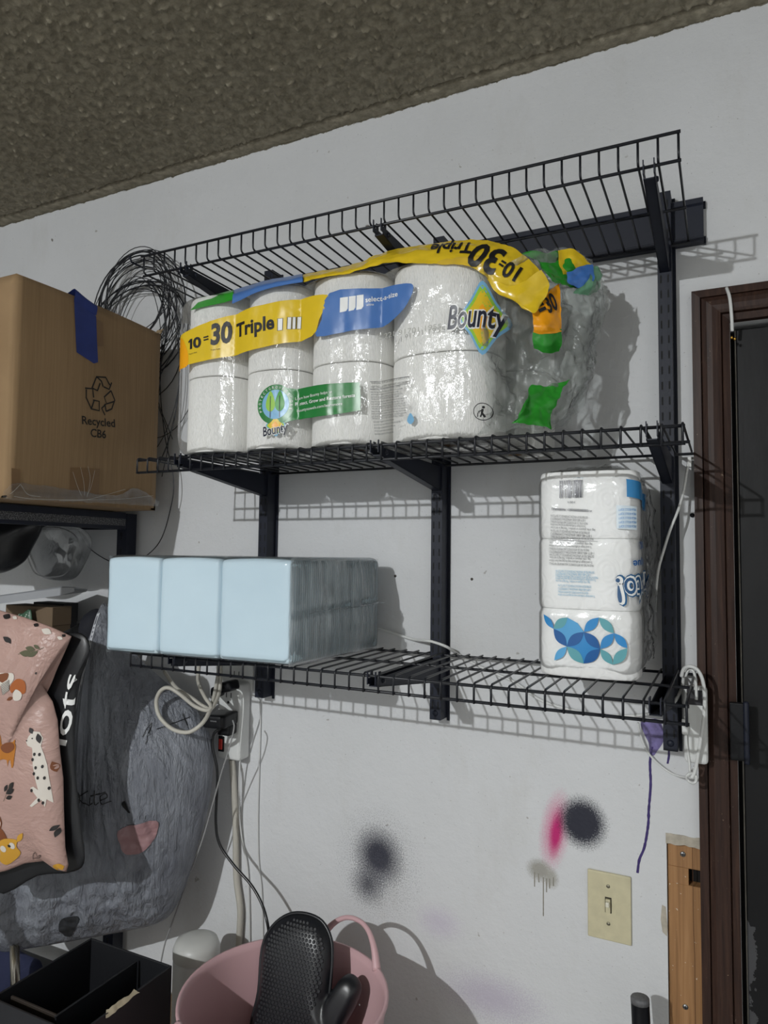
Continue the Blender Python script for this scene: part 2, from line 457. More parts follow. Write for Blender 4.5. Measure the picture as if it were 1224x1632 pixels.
# ceiling lamp behind the camera that lights the place
lamp = thing('ceiling_lamp', 'bare bulb in a white porcelain holder on the popcorn ceiling', 'lamp', (LIGHT_POS[0], LIGHT_POS[1], CEIL))
lx, ly, lz = LIGHT_POS
ob('lamp_holder', lathe('lamp_holder', [(0, CEIL-.002), (.055, CEIL-.002), (.055, CEIL-.010), (.03, CEIL-.022), (.018, CEIL-.026), (0, CEIL-.026)], 28, (lx, ly, 0)), WHITEP, lamp)
t = NT('lit_bulb_glass'); t.t.nodes.remove(t.b)
e_ = t.n('ShaderNodeEmission'); e_.inputs[1].default_value = 4; tr_ = t.n('ShaderNodeBsdfTransparent'); mx_ = t.n('ShaderNodeMixShader')
mx_.inputs[0].default_value = .08; t.l(tr_.outputs[0], mx_.inputs[1]); t.l(e_.outputs[0], mx_.inputs[2]); t.l(mx_.outputs[0], t.out.inputs[0])
ob('bulb', lathe('bulb', [(.014, .036), (.016, .028), (.026, .012), (.029, -.004), (.025, -.02), (.014, -.028), (0, -.030)], 24, (lx, ly, lz)), t.m, lamp)

# ---- door and casing
t = NT('dark_stained_wood'); co = t.coord(); t.set(Roughness=.5); t.b.inputs['Specular IOR Level'].default_value = .28
gr = t.noise(t.map(co, scale=(60, 60, 3)), 3, 6, .65, .6)
c = t.ramp(gr, [(.25, srgb(34, 21, 18)), (.5, srgb(53, 35, 28)), (.8, srgb(74, 52, 41))])
c = t.mix(t.ramp(t.noise(co, 18, 6, .75), [(.60, (0,0,0)), (.72, (.8,.8,.8))]), c, srgb(42, 30, 26))
c = t.mix(t.ramp(t.noise(t.map(co, scale=(1, 1, .8), rot=(.3, .5, .2)), 70, 3, .7, 2.0), [(.69, (0,0,0)), (.73, (.8,.8,.8))]), c, srgb(150, 132, 114))
t.col(c); t.nrm(t.bump(gr, .25, .001)); WOODD = t.m
prof = [(0, 1.25), (0, 1.2335), (.0125, 1.232), (.0137, 1.2365), (.0149, 1.231), (.022, 1.2275), (.030, 1.2262), (.038, 1.2275), (.0425, 1.229), (.0437, 1.2355), (.0452, 1.2325), (.0555, 1.2355), (.0555, 1.25)]
CX, CZ = -.0436, 2.0177
V = []; F = []; n = len(prof)
for d, y in prof: V += [(CX+d, y, 0), (CX+d, y, CZ-d)]
for i in range(n-1): F.append((2*i, 2*i+2, 2*i+3, 2*i+1))
trim = struct('trim_1', mesh('trim_1', V, F, False), WOODD)
V = []; F = []
for d, y in prof: V += [(CX+d, y, CZ-d), (.90-d, y, CZ-d)]
for i in range(n-1): F.append((2*i+1, 2*i, 2*i+2, 2*i+3))
struct('trim_2', mesh('trim_2', V, F, False), WOODD)
V = []; F = []
for d, y in prof: V += [(.90-d, y, 0), (.90-d, y, CZ-d)]
for i in range(n-1): F.append((2*i, 2*i+1, 2*i+3, 2*i+2))
struct('trim_3', mesh('trim_3', V, F, False), WOODD)
t = NT('black_door_paint'); co = t.coord(); t.set(Roughness=.5); t.b.inputs['Specular IOR Level'].default_value = .3
c = t.ramp(t.noise(co, 6, 6, .7), [(.3, srgb(10, 10, 12)), (.75, srgb(18, 18, 20))])
v = t.n('ShaderNodeSeparateXYZ'); t.l(co, v.inputs[0])
near = t.math('LESS_THAN', t.math('ADD', v.outputs[0], t.math('MULTIPLY', t.noise(co, 22, 5, .7), .07)), .066)
low = t.math('LESS_THAN', v.outputs[2], 1.02)
c = t.mix(t.math('MULTIPLY', near, low), c, srgb(70, 70, 72))
t.col(c); t.nrm(t.bump(t.noise(t.map(co, scale=(1, 1, .3)), 60, 5), .25, .002)); DOORM = t.m
door = struct('door_1', bbox('door_1', .0205, DX1-.008, 1.262, 1.30, .01, DZ1-.008, .002, 1), DOORM)
# worn pale edge of the leaf, dark stop behind
ob('leaf_edge', bbox('leaf_edge', .0188, .0206, 1.2612, 1.29, .011, DZ1-.009, .0005, 1), plain('worn_grey_edge', srgb(110, 106, 98), .6, bump=.3, var=.35, vscale=40), door)
ob('door_stop', MB().box(DX0, DX1, 1.305, 1.34, 0, DZ1).me('door_stop'), plain('dark_door_stop', srgb(22, 20, 20), .6), door)
for z0, z1 in (((0.0159, 1.25, 1.2721)[2], (0.0173, 1.25, 1.3592)[2]),):
    hg = ob('hinge', bbox('hinge', .0015, .0265, 1.222, 1.2345, z0, z1, .002, 2), BLACKP, door)
    ob('hinge_pin', lathe('hinge_pin', [(0, z1+.004), (.0035, z1+.003), (.0042, z1), (.0042, z0), (.0035, z0-.003), (0, z0-.004)], 12, (.0245, 1.2215, 0)), STEEL, hg)
# clear strip and white tube hooked over the head casing
q = [(0.0085, 1.234, 2.0155), (0.0126, 1.222, 1.9943), (0.0148, 1.2215, 1.9633), (0.0153, 1.227, 1.9416)]
solo('white_tube', tube('white_tube', q, .0026, 8), WHITEP, 'short white plastic tube bent over the top of the brown door frame', 'tube')
br = plain('brass', srgb(205, 160, 70), .25, .9)
for k, (px, nm) in enumerate((((0.0144, 1.235, 1.9339), 'left of the pair'), ((0.0188, 1.235, 1.9313), 'right of the pair'))):
    solo('brass_screw', lathe('brass_screw', [(0, -.0025), (.0015, -.0025), (.0022, 0), (.0015, .0022), (0, .0025)], 12, px), br,
         'tiny brass screw at the top door corner, '+nm, 'screw', 'brass screws at the door corner')

# ---- board behind the cut plaster
t = NT('bare_pine'); co = t.coord(); t.set(Roughness=.6)
gr = t.noise(t.map(co, scale=(45, 45, 1.6)), 2.2, 6, .6, .8)
c = t.ramp(gr, [(.3, srgb(132, 94, 58)), (.55, srgb(158, 116, 74)), (.8, srgb(176, 134, 92))])
c = t.mix(t.ramp(t.noise(co, 150, 2), [(.72, (0,0,0)), (.75, (.8,.8,.8))]), c, srgb(215, 205, 190)); t.col(c); t.nrm(t.bump(gr, .2, .001)); PINE = t.m
board = thing('wooden_board', 'bare wooden board exposed in the cut plaster beside the door frame', 'board', ((HX0+HX1)/2, 1.258, .30))
mb = MB(); yb0, yb1 = 1.257, 1.30
bx1 = (-0.0558, 1.0922); hz0, hz1 = (-0.059, 1.0577)[1], (-0.0586, 1.0839)[1]; hx = (-0.0614, 1.0833)[0]
ob('board_upper', bbox('board_upper', HX0+.0008, HX1-.0005, yb0, yb1, hz1, HZ1-.0145, .0008, 1), PINE, board)
ob('board_side', bbox('board_side', HX0+.0008, hx, yb0, yb1, hz0, hz1, .0004, 1), PINE, board)
ob('board_lower', bbox('board_lower', HX0+.0008, HX1-.0005, yb0, yb1, .301, hz0, .0008, 1), PINE, board)
ob('notch', MB().box(hx, HX1-.0005, yb0+.02, yb1, hz0, hz1).me('notch'), plain('dark_notch', srgb(18, 15, 13), .9), board)['label'] = 'dark square notch cut in the board'
ob('split_line', extrude('split_line', [(-.0555, .31), (-.0545, .31), (-.0548, .7), (-.0538, .95), (-.055, 1.0), (-.0549, 1.12), (-.0556, 1.12), (-.0557, 1.0), (-.0546, .95), (-.0556, .7)], yb0-.0002, yb0+.001), plain('dark_crack', srgb(84, 50, 26), .8), board)
for k, (x, z) in enumerate(((-0.0694, 1.1051), (-0.0688, 0.8691))):
    s_ = ob('screw', lathe('screw', [(0, -.0012), (.0035, -.0008), (.0045, .0004), (.0045, .001)], 14), SCREW, board, (x, yb0-.0003, z), (-math.pi/2, 0, 0))
    s_.matrix_parent_inverse = Matrix.Translation(-Vector(LOCS[board.name]))
    ob('screw_slot', MB().box(-.003, .003, -.0005, .0005, -.0017, -.0009).box(-.0005, .0005, -.003, .003, -.0017, -.0009).me('screw_slot'), INK, s_)
# crumbly plaster edge of the cut
t_pl = plain('broken_plaster', srgb(176, 168, 154), .9, bump=.6, bscale=200, var=.25, vscale=60)
edge = [(HX0-.001, HZ1+.001)]
random.seed(3)
up = [(HX0-.001+.063*k/9, HZ1+random.uniform(.0, .0022)) for k in range(10)]; dn = [(HX0-.001+.063*(9-k)/9, HZ1-.0125-random.uniform(0, .004)) for k in range(10)]
ob('plaster_edge', extrude('plaster_edge', up+dn, 1.2488, 1.262), t_pl, wall)
chip = [(-0.1012, 1.0222), (-0.0956, 1.0205), (-0.0932, 0.9869), (-0.0943, 0.975), (-0.1008, 0.9803), (-0.1034, 0.9992)]
ob('plaster_chip', extrude('plaster_chip', chip, 1.2493, 1.2515), t_pl, wall)

# ---- paint runs down the wall
PURP = plain('purple_paint', srgb(62, 48, 108), .35, bump=.3, var=.2, vscale=60)
PURPL = plain('thin_purple_paint', srgb(112, 102, 152), .45, bump=.5, bscale=160, var=.35, vscale=110)
def drip(name, pts, w, mat):
    P = catmull([(x, 1.2497, z) for x, z in pts], 8); V = []; F = []
    for i, p in enumerate(P):
        ww = w*(1+.35*noise.noise((p.z*160, w*900, 2)))
        for k in range(5):
            a = math.pi*k/4; V.append((p.x+math.cos(a)*ww, p.y+.0003-math.sin(a)*ww*.55, p.z))
    for i in range(len(P)-1):
        for k in range(4): F.append((i*5+k, i*5+k+1, (i+1)*5+k+1, (i+1)*5+k))
    return ob(name, mesh(name, V, F), mat, wall)
drip('paint_drip', [(-0.1128, 1.2711), (-0.1169, 1.2453), (-0.1163, 1.2101), (-0.1196, 1.1694), (-0.1209, 1.1441), (-0.127, 1.108), (-0.135, 1.0865), (-0.1381, 1.0649)], .0021, PURP)
drip('paint_drip', [(-0.0879, 1.2693), (-0.088, 1.2593), (-0.0901, 1.247)], .0018, PURP)
ob('paint_splash', extrude('paint_splash', smooth2([(-0.1299, 1.3097), (-0.1026, 1.3158), (-0.0953, 1.2914), (-0.0973, 1.2791), (-0.1051, 1.266), (-0.111, 1.2572), (-0.1168, 1.2605), (-0.1185, 1.2765), (-0.1242, 1.288)], 4), 1.2492, 1.2502), PURPL, wall)
GREYP = plain('grey_paint_run', srgb(140, 136, 126), .4)
for q in ([(-0.2927, 1.0262), (-0.2928, 0.9925), (-0.2929, 0.961)], [(-0.308, 1.0316), (-0.3081, 1.0072)], [(-0.3014, 1.0308), (-0.3004, 1.0162)], [(-0.2873, 1.0252), (-0.2873, 1.0021)], [(-0.2819, 1.0263), (-0.2819, 1.0095)], [(-0.2754, 1.0298), (-0.2755, 1.0151)]):
    drip('paint_drip', q, .0010, GREYP)

# ---- light switch
IVORY = plain('ivory_plastic', srgb(200, 192, 160), .4, var=.10, vscale=45)
x0, z1 = (-0.2174, 1.0571); x1, z0 = (-0.148, 0.9483)
sw = thing('light_switch', 'ivory light switch plate with toggle, smudged, beside the paint stains', 'light switch', ((x0+x1)/2, 1.25, z0))
ob('plate', bbox('plate', x0, x1, 1.2448, 1.2498, z0, z1, .0018, 3), IVORY, sw)
xc, zc = (x0+x1)/2-.0012, (z0+z1)/2+.003
ob('toggle_well', MB().box(xc-.0052, xc+.0052, 1.2444, 1.245, zc-.0125, zc+.0125).me('toggle_well'), plain('dark_well', srgb(46, 42, 32), .6), sw)
tg = ob('toggle', bbox('toggle', xc-.0038, xc+.0038, 1.2395, 1.2446, zc-.011, zc+.0105, .0008, 2), IVORY, sw)
ob('toggle_lever', bbox('toggle_lever', xc-.003, xc+.003, 1.2325, 1.2400, zc+.001, zc+.0085, .001, 2), plain('pale_toggle', srgb(222, 218, 200), .35), tg)
for dz in (-.030, .030):
    s_ = ob('screw', lathe('screw', [(0, -.0012), (.0028, -.0008), (.0034, .0006)], 14), plain('old_screw', srgb(150, 145, 125), .4, .5), sw, (xc, 1.2447, zc+dz), (-math.pi/2, 0, 0))
    s_.matrix_parent_inverse = Matrix.Translation(-Vector(LOCS[sw.name]))
    ob('screw_slot', MB().box(-.0026, .0026, -.0004, .0004, -.0016, -.0009).me('screw_slot'), INK, s_)

# ================================================================== SHELVING
XL, XR, YF, YB = -.974, -.0465, .959, 1.230
DECK = {'top': 2.102, 'middle': 1.7529, 'bottom': 1.4007}
UX = (-.8745, -.4825, -.083)
WR = .0017
def wire_mesh(lip):
    s = 1 if lip > 0 else -1
    pts = [(0, YB+.002, 0), (0, YF+.012, 0)]
    for k in range(5):
        a = math.pi/2*k/4; pts.append((0, YF+.006-.006*math.sin(a)-WR*1.2*0, s*(.006-.006*math.cos(a))))
    pts.append((0, YF, lip+s*.002))
    return mesh('wire', *tube_data(pts, WR, 6))
NW = 38
def wire_shelf(key, lip, label):
    z = DECK[key]
    r = thing('wire_shelf', label, 'shelf', ((XL+XR)/2, (YF+YB)/2, z), 'wire shelves')
    me = wire_mesh(lip)
    for i in range(NW):
        x = XL+(XR-XL)*i/(NW-1)
        ob('wire', me, WIREC, r, (x, 0, z))
    rr = .0023
    dz = -(WR+rr) if lip > 0 else -(WR+rr)
    ys = [(YF+.003 if lip < 0 else YF+.003, z+(dz if lip < 0 else dz)), (YF+(YB-YF)*.52, z+dz), (YB-.001, z+dz)]
    yo = YF+(WR+rr)*(1 if lip < 0 else -1)
    for y, zz in [(ys[0][0], ys[0][1]), ys[1], ys[2], (yo, z+lip)]:
        ob('rail', mesh('rail', *tube_data([(XL-.003, y, zz), (XR+.003, y, zz)], rr, 8)), WIREC, r)
    return r
wire_shelf('top', .031, 'black wire shelf at the top, lip turned up, nothing on it')
wire_shelf('middle', -.0265, 'black wire shelf in the middle, carrying the wrapped paper towels')
wire_shelf('bottom', -.0265, 'black wire shelf at the bottom, carrying the blue pack and the toilet paper')
# uprights
UW, UD = .0215, .033
names_u = ('left', 'centre', 'right')
ulabel = ('left black slotted upright, partly behind the pale blue pack', 'black slotted upright in the middle between the other two uprights', 'black slotted upright nearest the brown door frame')
SLOTM = plain('slot_shadow', srgb(12, 13, 16), .8)
for i, x in enumerate(UX):
    zt, zb = (2.188, 2.187, 2.187)[i], (1.2815, 1.280, 1.276)[i]
    u = thing('shelf_upright', ulabel[i], 'upright', (x, WY-.001, zb), 'slotted uprights')
    mb = MB()
    mb.box(x-UW/2, x+UW/2, WY-UD-.001, WY-UD+.0012, zb, zt)
    mb.box(x-UW/2, x-UW/2+.0015, WY-UD+.0012, WY-.001, zb, zt).box(x+UW/2-.0015, x+UW/2, WY-UD+.0012, WY-.001, zb, zt)
    mb.box(x+UW/2, x+UW/2+.005, WY-.003, WY-.0008, zb-.006, zt+.0)
    mb.box(x-UW/2+.0015, x+UW/2-.0015, WY-UD+.0012, WY-.002, zb, zb+.0015)
    ob('channel', mb.me('channel'), STEEL, u)
    mb = MB(); z = zb+.02
    while z < zt-.02:
        for dx in (-.0055, .0055): mb.box(x+dx-.0013, x+dx+.0013, WY-UD-.0013, WY-UD-.0008, z, z+.013)
        z += .0254
    ob('slots', mb.me('slots'), SLOTM, u, kind='stuff')
    for zz in (zt-.107, zt-.43, zb+.012):
        s_ = ob('screw', lathe('screw', [(0, -.0025), (.0035, -.0020), (.0055, 0), (.0055, .001)], 14), STEEL, u, (x, WY-UD-.001, zz), (-math.pi/2, 0, 0))
        s_.matrix_parent_inverse = Matrix.Translation(-Vector(LOCS[u.name]))
# hang track
tx1 = (-0.0238, 1.235, 2.1358)[0]; tz0, tz1 = (-0.0234, 1.235, 2.1008)[2], (-0.0242, 1.235, 2.1741)[2]
trk = thing('hang_track', 'horizontal black steel track on the wall behind the top wire shelf', 'track', ((XL+tx1)/2, WY, tz0))
pr = [(1.2495, tz0-.001), (1.233, tz0-.001), (1.2315, tz0+.002), (1.2315, tz0+.007), (1.235, tz0+.009), (1.235, tz1-.013), (1.2315, tz1-.010), (1.2315, tz1-.002), (1.234, tz1), (1.2495, tz1)]
o = extrude('track_face', pr, -.93, tx1, 'yz'); ob('track_face', o, STEEL, trk)
ob('end_plate', MB().box(tx1, tx1+.0035, 1.242, 1.2495, tz0-.002, tz0+.010).box(tx1, tx1+.0035, 1.242, 1.2495, tz1-.014, tz1-.004).me('end_plate'), STEEL, trk)
# brackets
def bracket_mesh():
    pf = [(YF+.0035, -.0072), (YF+.0035, -.020), (YF+.03, -.023), (1.2155, -.052), (1.2155, -.0072)]
    mb = MB(); w = .0075
    for s in (-1, 1):
        V = []; a, b = s*w, s*(w-.0015)
        n = len(pf)
        for x in (a, b): V += [(x, y, z) for y, z in pf]
        F = [tuple(range(n)), tuple(range(2*n-1, n-1, -1))]+[(i, (i+1) % n, n+(i+1) % n, n+i) for i in range(n)]
        mb.add(V, F)
        mb.box(min(a, b), max(a, b), YF-.0045, YF+.0036, -.016, -.0072); mb.box(min(a, b), max(a, b), YF-.0045, YF-.0018, -.0072, .0035)          # prong that keeps the rail
        mb.box(min(a, b), max(a, b), YF+.007, YF+.014, -.0068, .0025)
    for (y0, z0), (y1, z1) in (((YF+.0035, -.020), (YF+.03, -.023)), ((YF+.03, -.023), (1.2155, -.052))):
        mb.add([(-w, y0, z0), (w, y0, z0), (w, y1, z1), (-w, y1, z1), (-w, y0, z0+.0015), (w, y0, z0+.0015), (w, y1, z1+.0015), (-w, y1, z1+.0015)],
               [(0,3,2,1),(4,5,6,7),(0,1,5,4),(2,3,7,6),(1,2,6,5),(3,0,4,7)])
    return mb.me('arm')
BME = bracket_mesh()
BS = lathe('bolt', [(0, -.003), (.0032, -.0026), (.0042, 0)], 12)
posn = ('left end', 'centre', 'right end')
for key in ('top', 'middle', 'bottom'):
    for i, x in enumerate(UX):
        b = thing('shelf_bracket', f'black steel bracket under the {posn[i]} of the {key} wire shelf', 'bracket', (x, YF, DECK[key]), 'shelf brackets')
        a_ = ob('arm', BME, STEEL, b, (x, 0, DECK[key]))
        ob('bolt', BS, STEEL, b, (x+.0078, YF+.022, DECK[key]-.013), (0, -math.pi/2, 0))

# ================================================================== PAPER TOWEL PACK (middle shelf)
PA = math.radians(3.0); PU = Vector((math.cos(PA), math.sin(PA), 0)); PW = Vector((-math.sin(PA), math.cos(PA), 0))
P0 = Vector((-.879, .945, 0)); ZB0 = DECK['middle']+WR+.0006; ZMID = 1.889; ZTOP = 2.036
def pk(u, w, z): return P0+PU*u+PW*w+Vector((0, 0, z))
SEAM = [(-0.0014, 1.8479)[0], (0.1255, 1.8818)[0], (0.2529, 1.9018)[0], (0.3988, 1.8972)[0], (0.5767, 1.8787)[0]]
PD = .150
pack = thing('paper_towel_pack', 'large clear-wrapped pack of white paper towels with yellow and blue print, torn open at right', 'paper towels', tuple(pk((SEAM[0]+SEAM[4])/2, PD/2, ZB0)))
t = NT('quilted_paper'); co = t.coord('Object'); t.set(Roughness=.9)
t.col(t.ramp(t.noise(co, 30, 3), [(.3, srgb(242, 241, 236)), (.7, srgb(248, 247, 244))]))
t.b.inputs['Subsurface Weight'].default_value = 0
b1 = t.bump(t.voro(co, 150), .45, .002); t.nrm(t.bump(t.noise(co, 75, 3, .6), .45, .003, b1)); PAPER = t.m
CARD = plain('cardboard_core', srgb(150, 118, 82), .8)
def roll_mesh(h, name='towel_roll'):
    pr = [(.2, h), (.90, h), (.97, h-.0006), (.992, h-.002), (1, h-.005), (1, .004), (.992, .0015), (.97, .0004), (.2, 0), (.2, h)]
    me = lathe(name, pr, 44)
    for v in me.vertices:                       # pressed against its neighbours: a little squared
        a = math.atan2(v.co.y, v.co.x); r = math.hypot(v.co.x, v.co.y)
        if r > .5:
            k = (abs(math.cos(a))**2.5+abs(math.sin(a))**2.5)**(-1/2.5); v.co.x *= k; v.co.y *= k
    return me
RM = roll_mesh(.132); CM = lathe('roll_core', [(.2, .1322), (.19, .1322), (.19, .001), (.2, .001), (.2, .1322)], 20)
for i in range(4):
    w_ = SEAM[i+1]-SEAM[i]
    for j, zb in enumerate((ZB0+.0005, ZMID+.0005)):
        c = pk((SEAM[i]+SEAM[i+1])/2, PD/2+.004, zb)
        hs = (ZMID-ZB0-.0008)/.132 if j == 0 else (ZTOP-ZMID-.002)/.132
        o = ob('towel_roll', RM, PAPER, pack, c, (0, 0, PA), (w_/2-.0003, PD/2-.002, hs))
        ob('roll_core', CM, CARD, o)
for zb, z1_ in ((ZB0+.0005, ZMID), (ZMID+.0005, ZTOP)):        # back row showing past the last front column
    o = ob('towel_roll', RM, PAPER, pack, pk(SEAM[4]-.012, PD+.066, zb), (0, 0, PA), (.066, .062, (z1_-zb-.001)/.132))
    ob('roll_core', CM, CARD, o)
def scallop(u, amp=.011):
    """how far the film falls back between the rolls"""
    for i in range(4):
        if SEAM[i] <= u <= SEAM[i+1]:
            q = (u-SEAM[i])/(SEAM[i+1]-SEAM[i])*2-1
            return amp*abs(q)**3.2
    return amp
U0, U1 = SEAM[0]-.002, SEAM[4]+.026
HZ = ZTOP-ZB0
def wrap_pt(a, b):
    """a along the pack, b round it: front low edge, front, top, back"""
    u = U0+(U1-U0)*a
    s = scallop(u)
    # superellipse section
    th = -math.pi*.75+2*math.pi*b
    cy, sy = math.cos(th), math.sin(th)
    e = 2/9
    w = math.copysign(abs(cy)**e, cy); z = math.copysign(abs(sy)**e, sy)
    end = min(a, .0+1.0)/.035
    k = 1 if end > 1 else .80+.20*math.sqrt(max(0, 1-(1-end)**2))
    ww = PD/2+.003-(PD/2+.004)*w*k*-1*-1
    zz = ZB0+HZ/2+(HZ/2+.003)*z*k
    front = max(0, w)
    zrel = (zz-ZB0)/HZ
    dip = .004*math.exp(-((zz-ZMID)/.010)**2)
    topsag = .010*max(0, z)**8*(scallop(u, 1))
    ww = PD/2+.003-(PD/2+.006)*w*k + (s+dip)*front*(1-abs(z)**10*.3)
    if u > SEAM[4]-.02: ww += front*.06*((u-SEAM[4]+.02)/.046)**2
    ww += .0016*noise.noise((u*34, zz*20, 5))*front+.0010*noise.noise((u*95, zz*45, 2))*front
    if zz < ZB0: zz = ZB0-.0004
    p = pk(u, ww, zz-topsag)
    p.z += .0012*noise.noise((u*40, ww*40, 9))*(1 if zz > ZB0+.01 else 0)
    return p
FILM = film('clear_pack_film', haze=.05, rough=.10, scale=26, bump=.55)
wme = grid('plastic_wrap', wrap_pt, 150, 110)
wrap = ob('plastic_wrap', wme, FILM, pack)
TR = bvh(wme)
PF = Frame(pk(0, 0, 0), PU, (0, 0, 1))       # normal faces the room
def ink(name, c, rough=.3): return plain(name, c, rough, var=.05, vscale=30)
YEL = ink('yellow_print', srgb(226, 192, 40)); ORA = ink('orange_print', srgb(243, 168, 20)); BLU = ink('blue_print', srgb(76, 118, 182)); GRN = ink('green_print', srgb(46, 148, 40))
DGRN = ink('dark_green_print', srgb(28, 120, 52)); WHI = ink('white_print', srgb(238, 238, 236)); NAVY = ink('navy_print', srgb(30, 34, 52)); LBL = ink('pale_blue_print', srgb(120, 176, 214)); LGR = ink('lime_print', srgb(150, 200, 70))
INKG = ink('grey_print', srgb(96, 96, 98))
Z1, Z2, Z3, Z4, Z5 = .0005, .0008, .0011, .0014, .0017
def dk(name, bm, mat, off=Z1, L=.009, label=None): return decal(name, bm, PF, TR, mat, wrap, off, L, label)
dk('colour_band', fill(smooth2([(-0.0083, 1.9565), (0.0285, 1.9717), (0.1338, 1.9936), (0.2328, 2.0013), (0.2975, 2.001), (0.308, 1.9913), (0.2925, 1.96), (0.278, 1.9346), (0.2104, 1.9273), (0.1231, 1.9191), (0.0307, 1.9105), (-0.0065, 1.9095)], 3)), YEL, Z1, label='yellow printed band')
dk('colour_band', fill(smooth2([(-0.011, 1.9533), (0.0123, 1.9622), (0.0298, 1.9354), (0.0307, 1.9094), (0.0103, 1.9057), (-0.0093, 1.9075)], 3)), ORA, Z2)
dk('colour_band', fill(smooth2([(0.3101, 2.0014), (0.3813, 2.0007), (0.4429, 1.999), (0.4554, 1.9894), (0.4453, 1.9661), (0.4267, 1.9486), (0.4015, 1.9378), (0.3494, 1.9348), (0.2873, 1.9326), (0.2971, 1.9594)], 3)), BLU, Z1, label='blue printed wave')
def lab(body, p0, p1, h, mat=INK, off=Z3, shear=0, bold=.0, L=.006): return dk('lettering', text_bm(body, p0, p1, h, shear, bold), mat, off, L)
a_, b_ = [(0.0311, 1.9375), (0.0406, 1.9388)]
w1 = b_[0]-a_[0]; dk('lettering', fill([(a_[0]+w1*.45, a_[1]), (b_[0], a_[1]+.0005), (b_[0], a_[1]+.0185), (a_[0]+w1*.5, a_[1]+.0185), (a_[0], a_[1]+.0145), (a_[0]+w1*.12, a_[1]+.0115), (a_[0]+w1*.45, a_[1]+.0135)]), INK, Z3, .006)
lab('0', *[(0.0433, 1.9385), (0.0608, 1.94)], .0185, bold=.035)
lab('=', *[(0.0659, 1.945), (0.0766, 1.9461)], .016, bold=.015)
lab('30', *[(0.0807, 1.9412), (0.1211, 1.9446)], .036, bold=.04, shear=.12)
lab('Triple', *[(0.1273, 1.9504), (0.2085, 1.9552)], .0245, bold=.03)
lab('Regular Rolls', *[(0.0341, 1.9282), (0.0517, 1.9297)], .0022); lab('Triple Rolls', *[(0.081, 1.9301), (0.0994, 1.9315)], .0022)
# small drawing of rolls after the lettering
for k, (a, b) in enumerate((( [(0.2147, 1.9503), (0.2239, 1.9705)] ), ([(0.2316, 1.9515), (0.2383, 1.9719)]), ([(0.24, 1.9516), (0.2454, 1.9721)]), ([(0.2471, 1.9518), (0.2537, 1.9721)]))):
    (ax, az), (bx, bz) = a, b
    dk('roll_drawing', ribbon([(ax, az), (bx, az), (bx, bz), (ax, bz)], .0010, True), INK, Z3, .01)
    dk('roll_drawing', fill([(ax, az), (bx, az), (bx, bz), (ax, bz)]), WHI, Z2, .01)
for a, b in (([(0.3299, 1.9667), (0.3441, 1.9906)]), ([(0.3456, 1.9668), (0.3574, 1.9908)]), ([(0.3588, 1.9672), (0.3705, 1.9911)])):
    (ax, az), (bx, bz) = a, b
    dk('sheet_drawing', fill([(ax, az), (bx-.003, az+.001), (bx, az+.005), (bx, bz), (ax, bz)]), WHI, Z2, .01)
lab('select-a-size', *[(0.374, 1.9784), (0.4285, 1.9812)], .0082, WHI, bold=.012)
lab('white', *[(0.3752, 1.9722), (0.3871, 1.9727)], .0036, WHI)
# green and blue strip along the front top edge
def strip(pts, mat, off=Z1): dk('colour_band', fill(pts), mat, off, .008)
# brand lozenge and lettering
def lozenge(cx, cz, rx, rz, mat, off, tilt=.0):
    pts = smooth2([(cx, cz+rz), (cx+rx*.52, cz+rz*.45), (cx+rx, cz), (cx+rx*.5, cz-rz*.5), (cx, cz-rz), (cx-rx*.52, cz-rz*.45), (cx-rx, cz), (cx-rx*.5, cz+rz*.5)], 4)
    dk('lozenge', fill(pts), mat, off, .008)
def logo(pc, rx, rz, p0, p1, h):
    for s, mt, of in ((1, LBL, Z1), (.88, LGR, Z1+.0002), (.74, YEL, Z1+.0004), (.36, ORA, Z1+.0006)):
        lozenge(pc[0], pc[1], rx*s, rz*s, mt, of)
    dk('lettering_outline', text_bm('Bounty', p0, p1, h, .22, .055), WHI, Z4, .006)
    dk('lettering', text_bm('Bounty', p0, p1, h, .22, .018), NAVY, Z5, .006)
lo_c = (0.5624, 1.9319)
logo(lo_c, .034, .056, *[(0.5103, 1.9182), (0.5925, 1.918)], .037)
# green promise panel
gc = (0.2129, 1.8265)
dk('colour_band', fill(smooth2([(0.222, 1.85), (0.2482, 1.851), (0.306, 1.8524), (0.3595, 1.8509), (0.3662, 1.8463), (0.3678, 1.8102), (0.3624, 1.8056), (0.307, 1.8013), (0.2493, 1.8), (0.2232, 1.7975)], 3)), DGRN, Z1, label='green printed panel')
dk('green_disc', fill(circle(gc[0], gc[1], .0335, 36)), DGRN, Z2)
dk('pale_disc', fill(circle(gc[0], gc[1], .0245, 30)), LBL, Z3)
for s in (-1, 1):
    x = gc[0]+s*.0085
    dk('leaf_drawing', fill(smooth2([(x, gc[1]+.023), (x+.008, gc[1]+.006), (x+.0075, gc[1]-.006), (x, gc[1]-.012), (x-.0075, gc[1]-.006), (x-.008, gc[1]+.006)], 3)), LGR if s < 0 else GRN, Z4, .01)
    dk('leaf_drawing', ribbon([(x, gc[1]-.022), (x, gc[1]+.014)], .0012), NAVY, Z5, .01)
dk('lettering', join2([text_bm(ch, (gc[0]+.0265*math.cos(a)-.0018*math.cos(a-math.pi/2)*0+ -.0016*math.sin(a), gc[1]+.0265*math.sin(a)+.0016*math.cos(a)), (gc[0]+.0265*math.cos(a)+.0016*math.sin(a), gc[1]+.0265*math.sin(a)-.0016*math.cos(a)), .0045)
    for ch, a in zip('PROTECTGROWRESTORE', [math.pi*(1.12-1.22*k/17) for k in range(18)])]), WHI, Z4, 0)
lab('Learn how Bounty helps to', *[(0.2474, 1.8323), (0.3187, 1.8371)], .0048, WHI)
